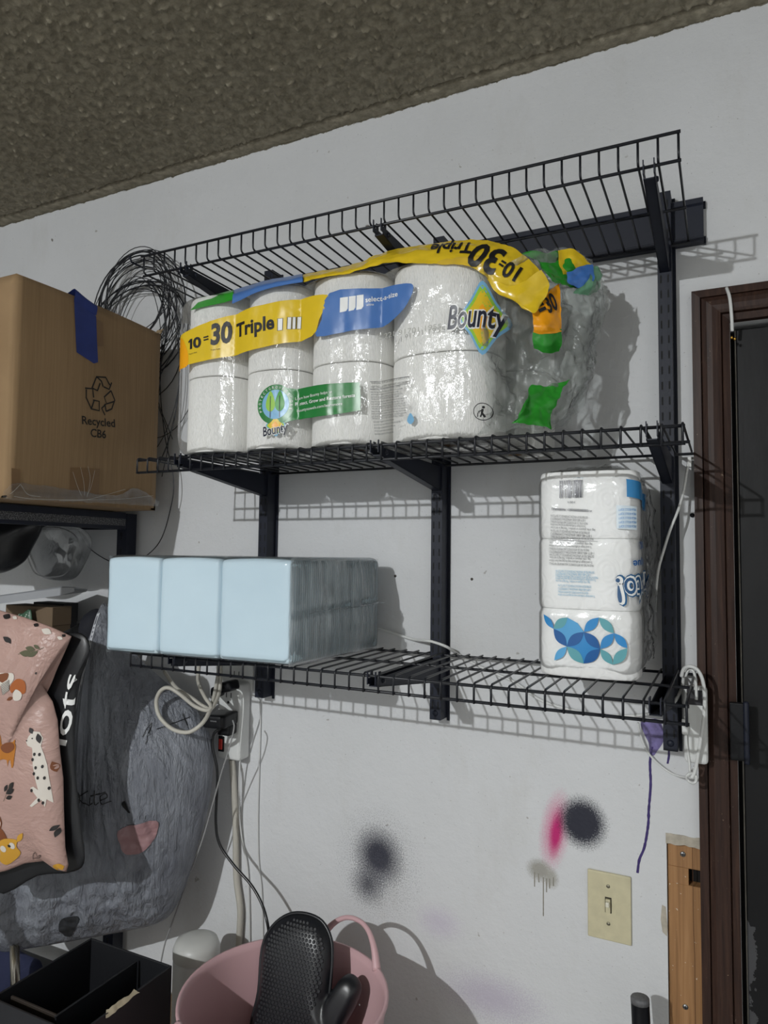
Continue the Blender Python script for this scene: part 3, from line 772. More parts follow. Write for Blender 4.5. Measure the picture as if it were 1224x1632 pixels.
lab('Protect, Grow and Restore forests', *[(0.2476, 1.823), (0.3588, 1.8279)], .0056, WHI, bold=.012)
lab('bountytowels.com/learnmore', *[(0.2502, 1.8124), (0.337, 1.8165)], .0048, WHI)
lo_c = (0.2138, 1.7918)
logo(lo_c, .018, .018, *[(0.1911, 1.7742), (0.2367, 1.7811)], .0155)
# warning text
def lines(p_tl, p_tr, p_bl, n, mat, words, h, off=Z2, skip=(), jit=.25, put=None, rev=False):
    rnd = random.Random(n*7+len(words)); bms = []
    TLc, TRc, BLc = Vector(p_tl), Vector(p_tr), Vector(p_bl)
    for k in range(n):
        if k in skip: continue
        a = TLc+(BLc-TLc)*(k/(n-1)); b = TRc+(BLc-TLc)*(k/(n-1))
        b = a+(b-a)*(1-rnd.random()*jit)
        if rev: a, b = b, a
        bms.append(text_bm(words[k % len(words)], a, b, h))
    put('lettering', join2(bms), mat, off, 0)
WORDS = ['THIS BAG IS NOT A TOY KEEP AWAY FROM SMALL CHILDREN', 'keep this bag away from babies and children do not use in cribs', 'beds carriages or playpens the thin film may cling to nose', 'and mouth and prevent breathing tie a knot before discarding']
lines(*[(0.3836, 1.8369), (0.4466, 1.8376), (0.3864, 1.7911)], 13, INKG, WORDS, .0032, put=dk)
lines(*[(0.3886, 1.786), (0.4369, 1.7878), (0.3899, 1.7672)], 5, INKG, WORDS[2:], .0032, jit=.4, put=dk)
lab('WARNING: TO AVOID DANGER OF SUFFOCATION', *[(0.3845, 1.8468), (0.4496, 1.849)], .0040, INK)
lab('KEEP THIS BAG AWAY FROM BABIES AND CHILDREN', *[(0.3846, 1.8408), (0.4497, 1.8422)], .0036, INK)
q = [(0.3825, 1.839), (0.4507, 1.8411), (0.4506, 1.8518), (0.3823, 1.8509)]; dk('text_frame', ribbon(q, .0007, True), INKG, Z2, .01)
lab('6 221 91701 1955', *[(0.3932, 1.9177), (0.5014, 1.9202)], .0085, plain('faint_print', srgb(176, 176, 170), .6))
q = (0.5629, 1.7917); dk('tidy_disc', ribbon(circle(q[0], q[1], .0125, 24), .0012, True), INK, Z2, .01)
dk('tidy_figure', join2([fill(circle(q[0]+.001, q[1]+.0065, .002, 10)), ribbon([(q[0], q[1]+.004), (q[0]-.001, q[1]-.002), (q[0]+.003, q[1]-.008)], .003), ribbon([(q[0]+.001, q[1]+.003), (q[0]-.006, q[1]-.0005)], .0016), ribbon([(q[0]-.001, q[1]-.002), (q[0]-.003, q[1]-.008)], .002), ribbon([(q[0]-.007, q[1]-.008), (q[0]-.0065, q[1]-.002), (q[0]-.004, q[1]-.002)], .0014)]), INK, Z2, .01)
q = (0.4523, 1.7868); dk('drop_drawing', fill(smooth2([(q[0], q[1]+.009), (q[0]+.006, q[1]-.002), (q[0], q[1]-.008), (q[0]-.006, q[1]-.002)], 4)), LBL, Z2, .01)
# printed strip over the top front edge, green then blue then yellow, lying on the film
def tr(l, dy): return [(x, y-dy, z) for x, y, z in l]
def sheet(name, rows, mat, nu=26, nv=16, cr=.0025, fs=40, seed=1, label=None, parent=None):
    o = ob(name, net(name, rows, nu, nv, cr, fs, seed), mat, parent or wrap)
    if label: o['label'] = label
    return o
sheet('colour_band', [[(-0.849, 0.948, 2.0105), (-0.8056, 0.95, 2.0128), (-0.7568, 0.952, 2.0162)], [(-0.8369, 0.958, 2.028), (-0.8007, 0.96, 2.0334), (-0.7636, 0.96, 2.0344)], [(-0.8618, 1.0, 2.0518), (-0.8298, 1.0, 2.0552), (-0.7955, 1.0, 2.0568)]], GRN, cr=.001, seed=2, label='green printed corner')
sheet('colour_band', [[(-0.7537, 0.945, 2.0068), (-0.6911, 0.948, 2.0221), (-0.6167, 0.952, 2.0255)], [(-0.7584, 0.952, 2.0253), (-0.6939, 0.955, 2.0348), (-0.6208, 0.958, 2.0368)], [(-0.7955, 1.0, 2.0568), (-0.724, 1.0, 2.0626), (-0.6481, 1.0, 2.0623)]], BLU, cr=.001, seed=3)
# ---- yellow strip that loosens into the torn, bunched tail at the right
YFILM = plain('yellow_film', srgb(224, 190, 40), .22, var=.12, vscale=40, bump=.25, bscale=60)
GFILM = plain('green_film', srgb(44, 140, 44), .22, var=.2, vscale=40, bump=.25, bscale=60)
OFILM = plain('orange_film', srgb(240, 160, 24), .22, var=.15, vscale=40, bump=.25, bscale=60)
BFILM = plain('blue_film', srgb(70, 118, 190), .22, var=.15, vscale=40, bump=.25, bscale=60)
ytop = net('printed_strip', [
  [(-0.6186, 0.955, 2.0269), (-0.531, 0.962, 2.0305), (-0.4672, 0.968, 2.0371), (-0.3844, 0.972, 2.0222), (-0.3344, 0.978, 2.011), (-0.3112, 0.985, 1.9905), (-0.293, 0.995, 1.9759)],
  [(-0.6233, 0.962, 2.0365), (-0.5344, 0.968, 2.0395), (-0.4707, 0.975, 2.0516), (-0.3877, 0.98, 2.0466), (-0.3191, 0.985, 2.0312), (-0.2802, 0.99, 2.0043), (-0.2565, 1.0, 1.9625)],
  [(-0.6416, 0.99, 2.0553), (-0.5522, 1.0, 2.0612), (-0.4829, 1.0, 2.072), (-0.3997, 1.01, 2.0751), (-0.3273, 1.01, 2.0654), (-0.2685, 1.01, 2.035), (-0.2315, 1.02, 1.9921)]], 40, 90, .0022, 45, 4)
ys = ob('printed_strip', ytop, YFILM, wrap); ys['label'] = 'loose yellow printed strip with upside-down lettering'
YT = bvh(ytop)
sheet('torn_flap', [[(-0.3129, 0.984, 1.9924), (-0.2745, 0.99, 1.9778), (-0.2361, 1.0, 1.9987)], [(-0.3011, 0.99, 1.9716), (-0.2675, 0.992, 1.9596), (-0.2274, 1.01, 1.984)], [(-0.274, 0.995, 1.9559), (-0.2547, 1.0, 1.9472), (-0.2293, 1.01, 1.9636)], [(-0.264, 1.0, 1.9448), (-0.2454, 1.0, 1.9346), (-0.2385, 1.01, 1.95)]], YFILM, cr=.002, seed=11, label='folded yellow corner of the torn wrap')
fy = Frame((-0.3306, 0.99, 2.0256), (math.cos(.2), math.sin(.2), 0), (0, 0, 1))
def ydec(body, p0, p1, h, bold):
    # upside-down lettering: base line runs right to left along the strip
    decal('lettering', text_bm(body, p0, p1, h, 0, bold), fy, YT, INK, ys, .0016, .005)
def yp(P): v = Vector(P)-fy.O; return (v.dot(fy.U), v.dot(fy.V))
ydec('30', yp((-0.284, 0.99, 2.0335)), yp((-0.3287, 0.99, 2.0563)), .044, .03)
ydec('Triple', yp((-0.3357, 0.99, 2.0596)), yp((-0.4044, 0.99, 2.0697)), .026, .025)
ydec('10', yp((-0.2617, 0.995, 2.005)), yp((-0.2835, 0.995, 2.0164)), .025, .03)
ydec('=', yp((-0.2811, 0.99, 2.0178)), yp((-0.2878, 0.99, 2.0228)), .020, .02)
# ---- clear tail
TAIL = film('bunched_clear_film', tint=(.93,.95,.94), haze=.25, rough=.15, scale=48, bump=1.0, haze_col=(.76,.80,.77), gloss=2.2)
sheet('wrap_tail', [
  [(-0.3286, 0.99, 2.0107), (-0.2659, 1.0, 2.0276), (-0.2232, 1.06, 2.0488), (-0.1896, 1.11, 2.0506), (-0.1723, 1.14, 2.0305)],
  [(-0.3221, 0.98, 1.9581), (-0.2808, 1.02, 1.946), (-0.2307, 1.05, 1.9777), (-0.1929, 1.1, 1.9891), (-0.1662, 1.15, 2.0022)],
  [(-0.319, 0.98, 1.9008), (-0.2863, 1.04, 1.8943), (-0.2284, 1.06, 1.9123), (-0.1982, 1.1, 1.91), (-0.1844, 1.15, 1.9119)],
  [(-0.3149, 0.98, 1.8252), (-0.2816, 1.03, 1.8235), (-0.2406, 1.05, 1.8384), (-0.2062, 1.09, 1.8392), (-0.1911, 1.14, 1.8386)],
  [(-0.3166, 0.98, 1.7602), (-0.2827, 1.01, 1.7628), (-0.2549, 1.03, 1.7661), (-0.2383, 1.06, 1.7699), (-0.2283, 1.08, 1.7745)]], TAIL, 60, 70, .011, 26, 5, label='clear crumpled tail of the torn wrap')
sheet('wrap_tail', [
  [(-0.324, 1.1, 2.0568), (-0.2516, 1.1, 2.065), (-0.2127, 1.13, 2.0699), (-0.1738, 1.15, 2.0365)],
  [(-0.3239, 1.1, 1.9567), (-0.2495, 1.09, 1.9639), (-0.1967, 1.12, 1.9457), (-0.1717, 1.16, 1.9856)],
  [(-0.3237, 1.1, 1.8524), (-0.2497, 1.09, 1.8633), (-0.2069, 1.12, 1.866), (-0.1926, 1.15, 1.8717)],
  [(-0.3206, 1.09, 1.7783), (-0.2673, 1.08, 1.7732), (-0.2423, 1.1, 1.7768), (-0.2239, 1.13, 1.7845)]], TAIL, 50, 50, .010, 30, 8)
sheet('wrap_tail', [
  [(-0.2129, 1.08, 2.055), (-0.1831, 1.1, 2.0425), (-0.1599, 1.12, 2.0059)],
  [(-0.2138, 1.06, 1.998), (-0.1817, 1.09, 1.9839), (-0.1557, 1.13, 1.9937)],
  [(-0.2114, 1.07, 1.9325), (-0.1857, 1.1, 1.9283), (-0.1808, 1.14, 1.9139)],
  [(-0.2238, 1.06, 1.8536), (-0.1919, 1.09, 1.8574), (-0.1853, 1.13, 1.8662)],
  [(-0.2598, 1.05, 1.7774), (-0.2261, 1.07, 1.7882), (-0.2004, 1.11, 1.8232)]], TAIL, 50, 40, .009, 34, 13)
sheet('torn_flap', [[(-0.2693, 1.02, 2.0391), (-0.2455, 1.04, 2.0409), (-0.2109, 1.07, 2.0545)], [(-0.2445, 1.02, 2.0173), (-0.2284, 1.04, 2.0125), (-0.2015, 1.07, 2.0213)], [(-0.2259, 1.02, 1.9874), (-0.2135, 1.04, 1.9859), (-0.1894, 1.08, 1.9895)]], GFILM, cr=.005, seed=21, label='green torn flap of the wrap')
sheet('torn_flap', [[(-0.2229, 1.05, 2.0447), (-0.2014, 1.07, 2.0508), (-0.1833, 1.09, 2.0377)], [(-0.2183, 1.05, 2.0195), (-0.2015, 1.07, 2.0272), (-0.1796, 1.09, 2.0281)], [(-0.2137, 1.05, 2.0041), (-0.2016, 1.07, 2.0046), (-0.1816, 1.09, 2.0086)]], YFILM, cr=.003, seed=22)
bl = sheet('torn_flap', [[(-0.2079, 1.045, 2.009), (-0.1931, 1.06, 2.0189), (-0.1761, 1.08, 2.0266)], [(-0.2062, 1.045, 1.9933), (-0.1932, 1.06, 1.9966), (-0.1744, 1.08, 2.0037)], [(-0.1997, 1.045, 1.9855), (-0.1905, 1.06, 1.9875), (-0.1781, 1.08, 1.9995)]], BFILM, cr=.003, seed=23, label='blue torn flap of the wrap')
sheet('torn_flap', [[(-0.178, 1.08, 2.024), (-0.1718, 1.1, 2.0306), (-0.1693, 1.12, 2.0246)], [(-0.1829, 1.07, 1.9966), (-0.1742, 1.09, 1.9975), (-0.1723, 1.12, 2.0029)], [(-0.2026, 1.06, 1.9787), (-0.1894, 1.08, 1.9797), (-0.1787, 1.1, 1.9869)]], plain('pale_green_film', srgb(120, 176, 140), .25, var=.2, vscale=50), cr=.004, seed=24)
ofl = net('torn_flap', [[(-0.2497, 1.01, 1.9497), (-0.2315, 1.02, 1.9693), (-0.2163, 1.04, 1.9893)], [(-0.2497, 1.01, 1.9195), (-0.2305, 1.015, 1.9231), (-0.2155, 1.04, 1.9527)], [(-0.2529, 1.015, 1.9101), (-0.2335, 1.02, 1.909), (-0.2147, 1.04, 1.9144)]], 20, 20, .003, 40, 25)
of_ = ob('torn_flap', ofl, OFILM, wrap); of_['label'] = 'orange torn flap with part of the lettering'
fo = Frame((-0.2335, 1.02, 1.9298), (math.cos(.7), math.sin(.7), 0), (0, 0, 1)); OT = bvh(ofl)
def op(P): v = Vector(P)-fo.O; return (v.dot(fo.U), v.dot(fo.V))
decal('lettering', text_bm('=30', op((-0.2447, 1.02, 1.9332)), op((-0.2144, 1.03, 1.9492)), .026, .1, .03), fo, OT, INK, of_, .0022, .005)
sheet('torn_flap', [[(-0.2529, 1.015, 1.9119), (-0.2335, 1.02, 1.9109), (-0.2147, 1.04, 1.9182)], [(-0.2522, 1.02, 1.8981), (-0.2347, 1.025, 1.8936), (-0.2149, 1.045, 1.9015)], [(-0.2528, 1.03, 1.8914), (-0.2352, 1.035, 1.885), (-0.2197, 1.05, 1.891)]], GFILM, cr=.003, seed=26)
sheet('torn_flap', [[(-0.2567, 1.03, 1.8355), (-0.2311, 1.05, 1.8423), (-0.2098, 1.07, 1.8516)], [(-0.2639, 1.01, 1.8083), (-0.2435, 1.03, 1.8106), (-0.2171, 1.05, 1.8267)], [(-0.2678, 1.0, 1.7861), (-0.2524, 1.02, 1.7887), (-0.229, 1.04, 1.7972)], [(-0.2814, 0.995, 1.7733), (-0.2546, 1.01, 1.7721), (-0.2288, 1.03, 1.7681)]], GFILM, 30, 30, .005, 40, 27, label='green torn flap at the shelf')

# ================================================================== PALE BLUE PAD PACK (bottom shelf)
BA = math.radians(3.8); BU = Vector((math.cos(BA), math.sin(BA), 0)); BW = Vector((-math.sin(BA), math.cos(BA), 0)); BO = Vector((-.985, .905, 0))
BZ = DECK['bottom']+WR+.0008; BH = .1695; BL = .372; BD = .272
def bp_(u, w, z): return BO+BU*(u+.15*w*max(0, u/BL))+BW*w+Vector((0, 0, z))     # the soft pack leans to the right at the back
bpk = thing('pad_pack', 'pale blue pack of folded pads in clear film at the left of the bottom shelf', 'pads', tuple(bp_(BL/2, BD/2, BZ)))
t = NT('pale_blue_pad'); co = t.coord(); t.set(Roughness=.6)
t.col(t.ramp(t.noise(co, 6, 3), [(.3, srgb(196, 214, 223)), (.7, srgb(203, 220, 228))]))
wv = t.n('ShaderNodeTexWave', bands_direction='Y'); t.l(co, wv.inputs[0]); wv.inputs['Scale'].default_value = 42; wv.inputs['Distortion'].default_value = 2.5; wv.inputs['Detail'].default_value = 3; wv.inputs['Detail Scale'].default_value = .4
t.nrm(t.bump(t.noise(co, 24, 3), .2, .004)); PAD = t.m
t2 = NT('pad_edges'); co = t2.coord(); t2.set(Roughness=.7)
wv = t2.n('ShaderNodeTexWave', bands_direction='Y'); t2.l(co, wv.inputs[0]); wv.inputs['Scale'].default_value = 55; wv.inputs['Distortion'].default_value = 3; wv.inputs['Detail'].default_value = 3; wv.inputs['Detail Scale'].default_value = .3
t2.col(t2.ramp(wv.outputs['Fac'], [(.2, srgb(196, 219, 228)), (.7, srgb(226, 238, 243))])); t2.nrm(t2.bump(wv.outputs['Fac'], .6, .004)); PADE = t2.m
cuts = [0, .1245, .2335, BL-.012]
cuts = [0, [(0.1155, 1.4844)][0][0], [(0.2376, 1.4892)][0][0], [(0.3721, 1.4945)][0][0]]
for i in range(3):
    a, b = cuts[i]+.0003, cuts[i+1]-.0003
    bm = rounded_box((b-a)/2, BD/2-.004, BH/2-.003, .0065, 22)
    for v in bm.verts:
        # soft folded block, a little fuller in the middle
        v.co.z += .003*math.cos(v.co.x/(b-a)*math.pi)*(1 if v.co.z > 0 else 0)
        v.co += Vector((0, 1, 0))*0.001*noise.noise(v.co*30+Vector((i*5, 0, 0)))
        v.co = bp_((a+b)/2+v.co.x, BD/2+v.co.y, BZ+BH/2+v.co.z)
    me = from_bm('pad_stack', bm); me.materials.append(PAD); me.materials.append(PADE)
    if i == 2:
        for pl in me.polygons:
            if pl.normal.dot(BU) > .8: pl.material_index = 1
    ob('pad_stack', me, PAD, bpk)
PFILM = film('clear_pad_film', tint=(.99,.995,1), haze=.05, rough=.16, scale=14, bump=.22, haze_col=(.74,.80,.83), stretch=(1, 1, .35))
EFILM = film('creased_end_film', tint=(.985,.99,.995), gloss=1.6, haze=.42, rough=.2, scale=26, bump=.8, haze_col=(.80,.85,.88), stretch=(2.2, 2.2, .4))
LB = cuts[3]
bm = rounded_box(LB/2+.002, BD/2-.002, BH/2-.001, .014, 56)
for v in bm.verts:
    u = v.co.x+LB/2
    d = min(abs(u-cuts[1]), abs(u-cuts[2])); dent = .0028*math.exp(-(d/.004)**2)
    k = 1-dent/(BD/2); v.co.y *= k; v.co.z *= 1-dent/(BH/2)
    if v.co.z > 0: v.co.z += .003
    v.co = bp_(u, BD/2+v.co.y, BZ+BH/2+v.co.z)
    if v.co.z < BZ: v.co.z = BZ-.0002
wb = ob('plastic_wrap', from_bm('plastic_wrap', bm), PFILM, bpk)
# the gathered ends of the film, creased between the corners
def endcap(sgn, u0, bul, nm):
    def fn(a, b):
        w = .004+(BD-.008)*a; z = BH*b
        e = (math.sin(math.pi*a)*math.sin(math.pi*b))**.45 if 0 < a < 1 and 0 < b < 1 else 0
        v = .5*noise.noise((w*85, z*5, 2.0*sgn))+.35*noise.noise((w*150, z*14, 5))+.5*noise.noise((w*16+z*22, z*16-w*10, 9))
        fold = -.006*math.exp(-((z-BH*(.46+.10*a))/.006)**2)*e
        return bp_(u0+sgn*(bul*e+.010*v*e+fold), w, BZ+z)
    return ob(nm, grid(nm, fn, 90, 50), EFILM, bpk)
endcap(1, LB-.003, .011, 'film_end'); endcap(-1, .003, .012, 'film_end')
SEAMF = film('seam_film', tint=(.9,.94,.95), haze=.4, rough=.2, scale=60, bump=.6, haze_col=(.78,.82,.84))
fin = net('seam_fin', [[tuple(bp_(LB+.006, .04+.20*k/6, BZ+BH*.48+.004*k/6)) for k in range(7)], [tuple(bp_(LB+.011+.003*(k % 2), .04+.215*k/6, BZ+BH*.49+.006*k/6)) for k in range(7)], [tuple(bp_(LB+.015+.004*(k % 2), .035+.225*k/6, BZ+BH*.50+.003*k/6)) for k in range(7)]], 12, 50, .003, 60, 31)
ob('seam_fin', fin, SEAMF, bpk)
fl = net('seam_fin', [[tuple(bp_(-.004, .05+.1*k/4, BZ+BH*(.30+.1*j))) for k in range(5)] for j in range(3)]+[[tuple(bp_(-.008-.004*(k % 2), .04+.1*k/4, BZ+BH*.62)) for k in range(5)]], 20, 20, .004, 50, 33)
ob('seam_fin', fl, SEAMF, bpk)

# ================================================================== TOILET PAPER PACK (bottom shelf, right)
TX0, TX1, TY0, TY1 = -.2595, -.1105, 1.060, 1.208; TZ0, TZ1 = DECK['bottom']+WR+.0006, 1.7125
tp = thing('toilet_paper_pack', 'clear-wrapped toilet paper pack standing upside down at the right of the bottom shelf', 'toilet paper', ((TX0+TX1)/2, (TY0+TY1)/2, TZ0))
t = NT('soft_tissue'); co = t.coord(); t.set(Roughness=.9)
t.col(t.ramp(t.noise(co, 20, 3), [(.3, srgb(240, 240, 238)), (.7, srgb(246, 246, 245))])); bb = t.bump(t.noise(co, 190, 3), .25, .001)
rg = t.n('ShaderNodeTexVoronoi'); t.l(t.map(co), rg.inputs['Vector']); rg.inputs['Scale'].default_value = 34
t.nrm(t.bump(t.math('SINE', t.math('MULTIPLY', rg.outputs['Distance'], 26)), .22, .0015, bb)); TISSUE = t.m
zs = [TZ0+.001, (0.0697, 1.5031)[1], (0.0703, 1.6079)[1], TZ1-.004]
def squircle_roll(hx, hy, h, name):
    V = []; F = []; n = 36; prof = [(.0, .96), (.002, .985), (.006, 1), (.03, 1.0), (h*.5, 1.004), (h-.03, 1), (h-.006, 1), (h-.002, .985), (h, .96)]
    for z, s in prof:
        for k in range(n):
            a = 2*math.pi*k/n; e = 2/3.6
            V.append((hx*s*math.copysign(abs(math.cos(a))**e, math.cos(a)), hy*s*math.copysign(abs(math.sin(a))**e, math.sin(a)), z))
    for i in range(len(prof)-1):
        for k in range(n): F.append((i*n+k, i*n+(k+1) % n, (i+1)*n+(k+1) % n, (i+1)*n+k))
    F.append(tuple(range(n-1, -1, -1))); F.append(tuple((len(prof)-1)*n+k for k in range(n)))
    return mesh(name, V, F)
ym = (TY0+TY1)/2
for i in range(3):
    for k, (ya, yb_) in enumerate(((TY0+.002, ym-.0005), (ym+.0005, TY1-.002))):
        h = zs[i+1]-zs[i]-.0004
        x0_, x1_ = TX0+.002, TX1-.002-(.006 if k else 0)
        ob('tissue_roll', squircle_roll((x1_-x0_)/2, (yb_-ya)/2, h, 'tissue_roll'), TISSUE, tp, ((x0_+x1_)/2, (ya+yb_)/2, zs[i]))
bm = rounded_box((TX1-TX0)/2, (TY1-TY0)/2, (TZ1-TZ0)/2, .026, 44)
for v in bm.verts:
    z = v.co.z+(TZ0+TZ1)/2
    dn_ = .003*math.exp(-((z-zs[1])/.004)**2)+.0015*math.exp(-((z-zs[2])/.005)**2)
    s = 1-dn_/.07; v.co.x *= s; v.co.y *= s
    v.co.x += .0012*noise.noise(Vector((v.co.y*40, z*30, 1)))*(1 if v.co.x > 0 else .3)
    if v.co.x > .05: v.co.x -= .006*math.exp(-((v.co.y)/.012)**2)
    v.co.y += .0008*noise.noise(Vector((v.co.x*40, z*25, 6)))
    v.co += Vector(((TX0+TX1)/2, (TY0+TY1)/2, (TZ0+TZ1)/2))
tme = from_bm('plastic_wrap', bm)
TFILM = film('tissue_pack_film', haze=.04, rough=.12, scale=20, bump=.4)
tw = ob('plastic_wrap', tme, TFILM, tp); TT = bvh(tme)
# crumpled film at top and down the back right corner
CF = film('crumpled_film', gloss=1.6, haze=.12, rough=.12, scale=40, bump=.9)
ob('film_end', net('film_end', [[(TX0+.01, TY0+.02, TZ1-.004), (-.2, TY0+.01, TZ1+.001), (-.15, TY0+.012, TZ1+.002), (TX1-.01, TY0+.02, TZ1-.006)], [(TX0+.01, ym, TZ1+.003), (-.2, ym, TZ1+.006), (-.15, ym, TZ1+.006), (TX1-.004, ym, TZ1-.004)], [(TX0+.01, TY1-.02, TZ1-.002), (-.2, TY1-.02, TZ1+.003), (-.15, TY1-.02, TZ1+.002), (TX1-.004, TY1-.01, TZ1-.02)]], 30, 40, .005, 50, 41), CF, tp)
ob('film_end', net('film_end', [[(TX1+.001, TY0+.08, TZ1-.02), (TX1+.006, TY1-.02, TZ1-.03), (TX1+.004, TY1+.004, TZ1-.04)], [(TX1+.001, TY0+.08, 1.58), (TX1+.008, TY1-.02, 1.58), (TX1+.012, TY1+.003, 1.58)], [(TX1+.001, TY0+.08, 1.50), (TX1+.005, TY1-.02, 1.49), (TX1+.010, TY1+.003, 1.48)], [(TX1-.001, TY0+.08, TZ0+.02), (TX1+.003, TY1-.02, TZ0+.02), (TX1+.006, TY1-.002, TZ0+.02)]], 50, 24, .006, 45, 43), CF, tp)
FT = Frame((-.254, 1.062, 0), (1, 0, 0), (0, 0, 1)); FS = Frame((-.112, 0, 0), (0, 1, 0), (0, 0, 1))
def td(name, bm, mat, off=Z1, L=.008, label=None): return decal(name, bm, FT, TT, mat, tw, off, L, label, reach=.2)
def sd(name, bm, mat, off=Z1, L=.008, label=None): return decal(name, bm, FS, TT, mat, tw, off, L, label, reach=.2)
# barcode
(ax, az), (bx, bz) = [(0.0311, 1.6949), (0.0652, 1.6684)]
rnd = random.Random(5); x = ax; bars = []
while x < bx:
    w = rnd.choice((.0006, .0009, .0015, .002)); bars.append(fill([(x, bz), (min(x+w, bx), bz), (min(x+w, bx), az), (x, az)])); x += w+rnd.choice((.0006, .0009, .0014))
td('barcode', join2(bars), NAVY, Z2, .02, label='upside-down black barcode')
td('lettering', text_bm('0 42000 45', *[(0.0542, 1.6631), (0.0431, 1.6633)][::1], .0032), NAVY, Z2, 0)
def tl(a, b, c, n, mat, words, h, jit=.1, skip=()): lines(a, b, c, n, mat, words, h, Z2, skip, jit, td, True)
FINE = ['DISTRIBUTED BY AMAZON.COM SERVICES LLC SEATTLE WA', '1-877-485-0385 AMAZON.COM/PRESTO', 'MADE IN THE USA WITH DOMESTIC AND IMPORTED MATERIALS', 'To avoid danger of suffocation keep this bag away from children', 'bag, cribs, playpens or strollers. This bag is not a toy.']
tl(*[(0.0197, 1.6543), (0.0786, 1.6504), (0.0197, 1.6534)], 2, NAVY, ['AVERTISSEMENT - WARNING'], .0035)
tl(*[(0.0178, 1.6439), (0.0848, 1.6393), (0.0177, 1.6079)], 9, INKG, FINE, .0036, .25)
tl(*[(0.0158, 1.6032), (0.0854, 1.6006), (0.0157, 1.572)], 8, INKG, FINE[::-1], .0036, .2)
q = [(0.0139, 1.606), (0.0863, 1.6034)]; td('rule_line', ribbon(q, .0005), INKG, Z2, .01)
BL2 = ink('soft_blue_print', srgb(120, 178, 210))
tl(*[(0.0251, 1.5609), (0.0869, 1.5594), (0.025, 1.5459)], 5, BL2, FINE, .0034, .2); tl(*[(0.0287, 1.5395), (0.0868, 1.5384), (0.0287, 1.5255)], 4, BL2, FINE, .0034, .3)
tl(*[(0.0386, 1.7079), (0.0753, 1.7054), (0.0386, 1.7022)], 2, BL2, FINE, .0034, .3)
# petals
C1, C2, C3, C4 = ink('deep_blue_print', srgb(24, 92, 160)), ink('mid_blue_print', srgb(50, 140, 205)), ink('teal_print', srgb(98, 168, 178)), ink('sky_blue_print', srgb(90, 170, 222))
def petal(a, b, fat, mat, off=Z2):
    a = Vector(a); b = Vector(b); d = b-a; n = Vector((-d.y, d.x))*fat
    pts = [a+d*(k/8)+n*math.sin(math.pi*k/8) for k in range(9)]+[b-d*(k/8)-n*math.sin(math.pi*k/8) for k in range(1, 8)]
    td('petal', fill([tuple(p) for p in pts]), mat, off, .009)
G = lambda *a: a
gA, gB, gC, gD, gE = [(0.0061, 1.4937), (0.022, 1.4731), (0.0413, 1.4484), (0.0228, 1.4268), (0.0659, 1.471)]
gF, gG, gH, gI, gJ = [(0.0656, 1.4255), (0.0888, 1.448), (0.0874, 1.4931), (0.1082, 1.4717), (0.1261, 1.4514)]
gK, gL, gM, gN = [(0.1061, 1.4269), (0.0424, 1.4908), (0.0668, 1.4683), (0.1262, 1.4647)]
petal(gA, gB, .18, C2); petal(gB, gL, .24, C3); petal(gB, gC, .22, C1, Z3); petal(gC, gD, .20, C4)
td('petal', fill(smooth2([gL, gB, gC, gE], 2)), C4, Z1, .009)
petal(gC, gE, .22, C1, Z3); petal(gC, gF, .22, C3, Z3); petal(gE, gG, .22, C1, Z3); petal(gF, gG, .22, C1, Z3)
td('petal', fill([gC, gE, gG, gF]), C2, Z1, .009)
petal(gE, gH, .22, C2); petal(gH, gI, .22, C3); petal(gG, gI, .22, C2); petal(gI, gJ, .22, C2); petal(gG, gK, .22, C3); petal(gJ, gK, .22, C3)
# brand lettering, upside down round the front right corner
FD = Frame((TX1, TY0, 0), (.78, .626, 0), (0, 0, 1))
def cd_(name, bm, mat, off=Z1, L=.005, label=None): return decal(name, bm, FD, TT, mat, tw, off, L, label, reach=.2)
def side(body, p0, p1, h, mat, off=Z3, bold=0.0): cd_('lettering', text_bm(body, p0, p1, h, 0, bold), mat, off)
pz = (0.1268, 1.5378)[1]+.018
pa, pb = (.074, pz+.002), (-.026, pz-.006)
side('Presto!', pa, pb, .036, ink('presto_outline_blue', srgb(28, 92, 140)), Z2, .10); side('Presto!', pa, pb, .036, WHI, Z3, .06); side('Presto!', pa, pb, .036, ink('presto_blue', srgb(36, 84, 130)), Z4, .005)
side('Doux', (.046, pz+.050), (.010, pz+.047), .016, C1, Z2, .02); side('Unique', (.044, pz+.024), (-.004, pz+.020), .011, C1, Z2, .02)
BRB = ink('bright_blue_print', srgb(56, 134, 190))
cd_('colour_band', fill([(-.012, 1.694), (.022, 1.690), (.022, 1.682), (.06, 1.678), (.06, 1.652), (.022, 1.656), (.022, 1.664), (-.012, 1.668)]), BRB, Z2)
cd_('colour_band', fill([(-.024, 1.656), (.004, 1.654), (.004, 1.620), (-.024, 1.622)]), ink('pale_label_print', srgb(214, 226, 234)), Z1)
for k in range(5): cd_('lettering', text_bm('MEGA ROLLS SOFT', (.002, 1.651-k*.006), (-.022, 1.651-k*.006), .0036), C2, Z2, 0)

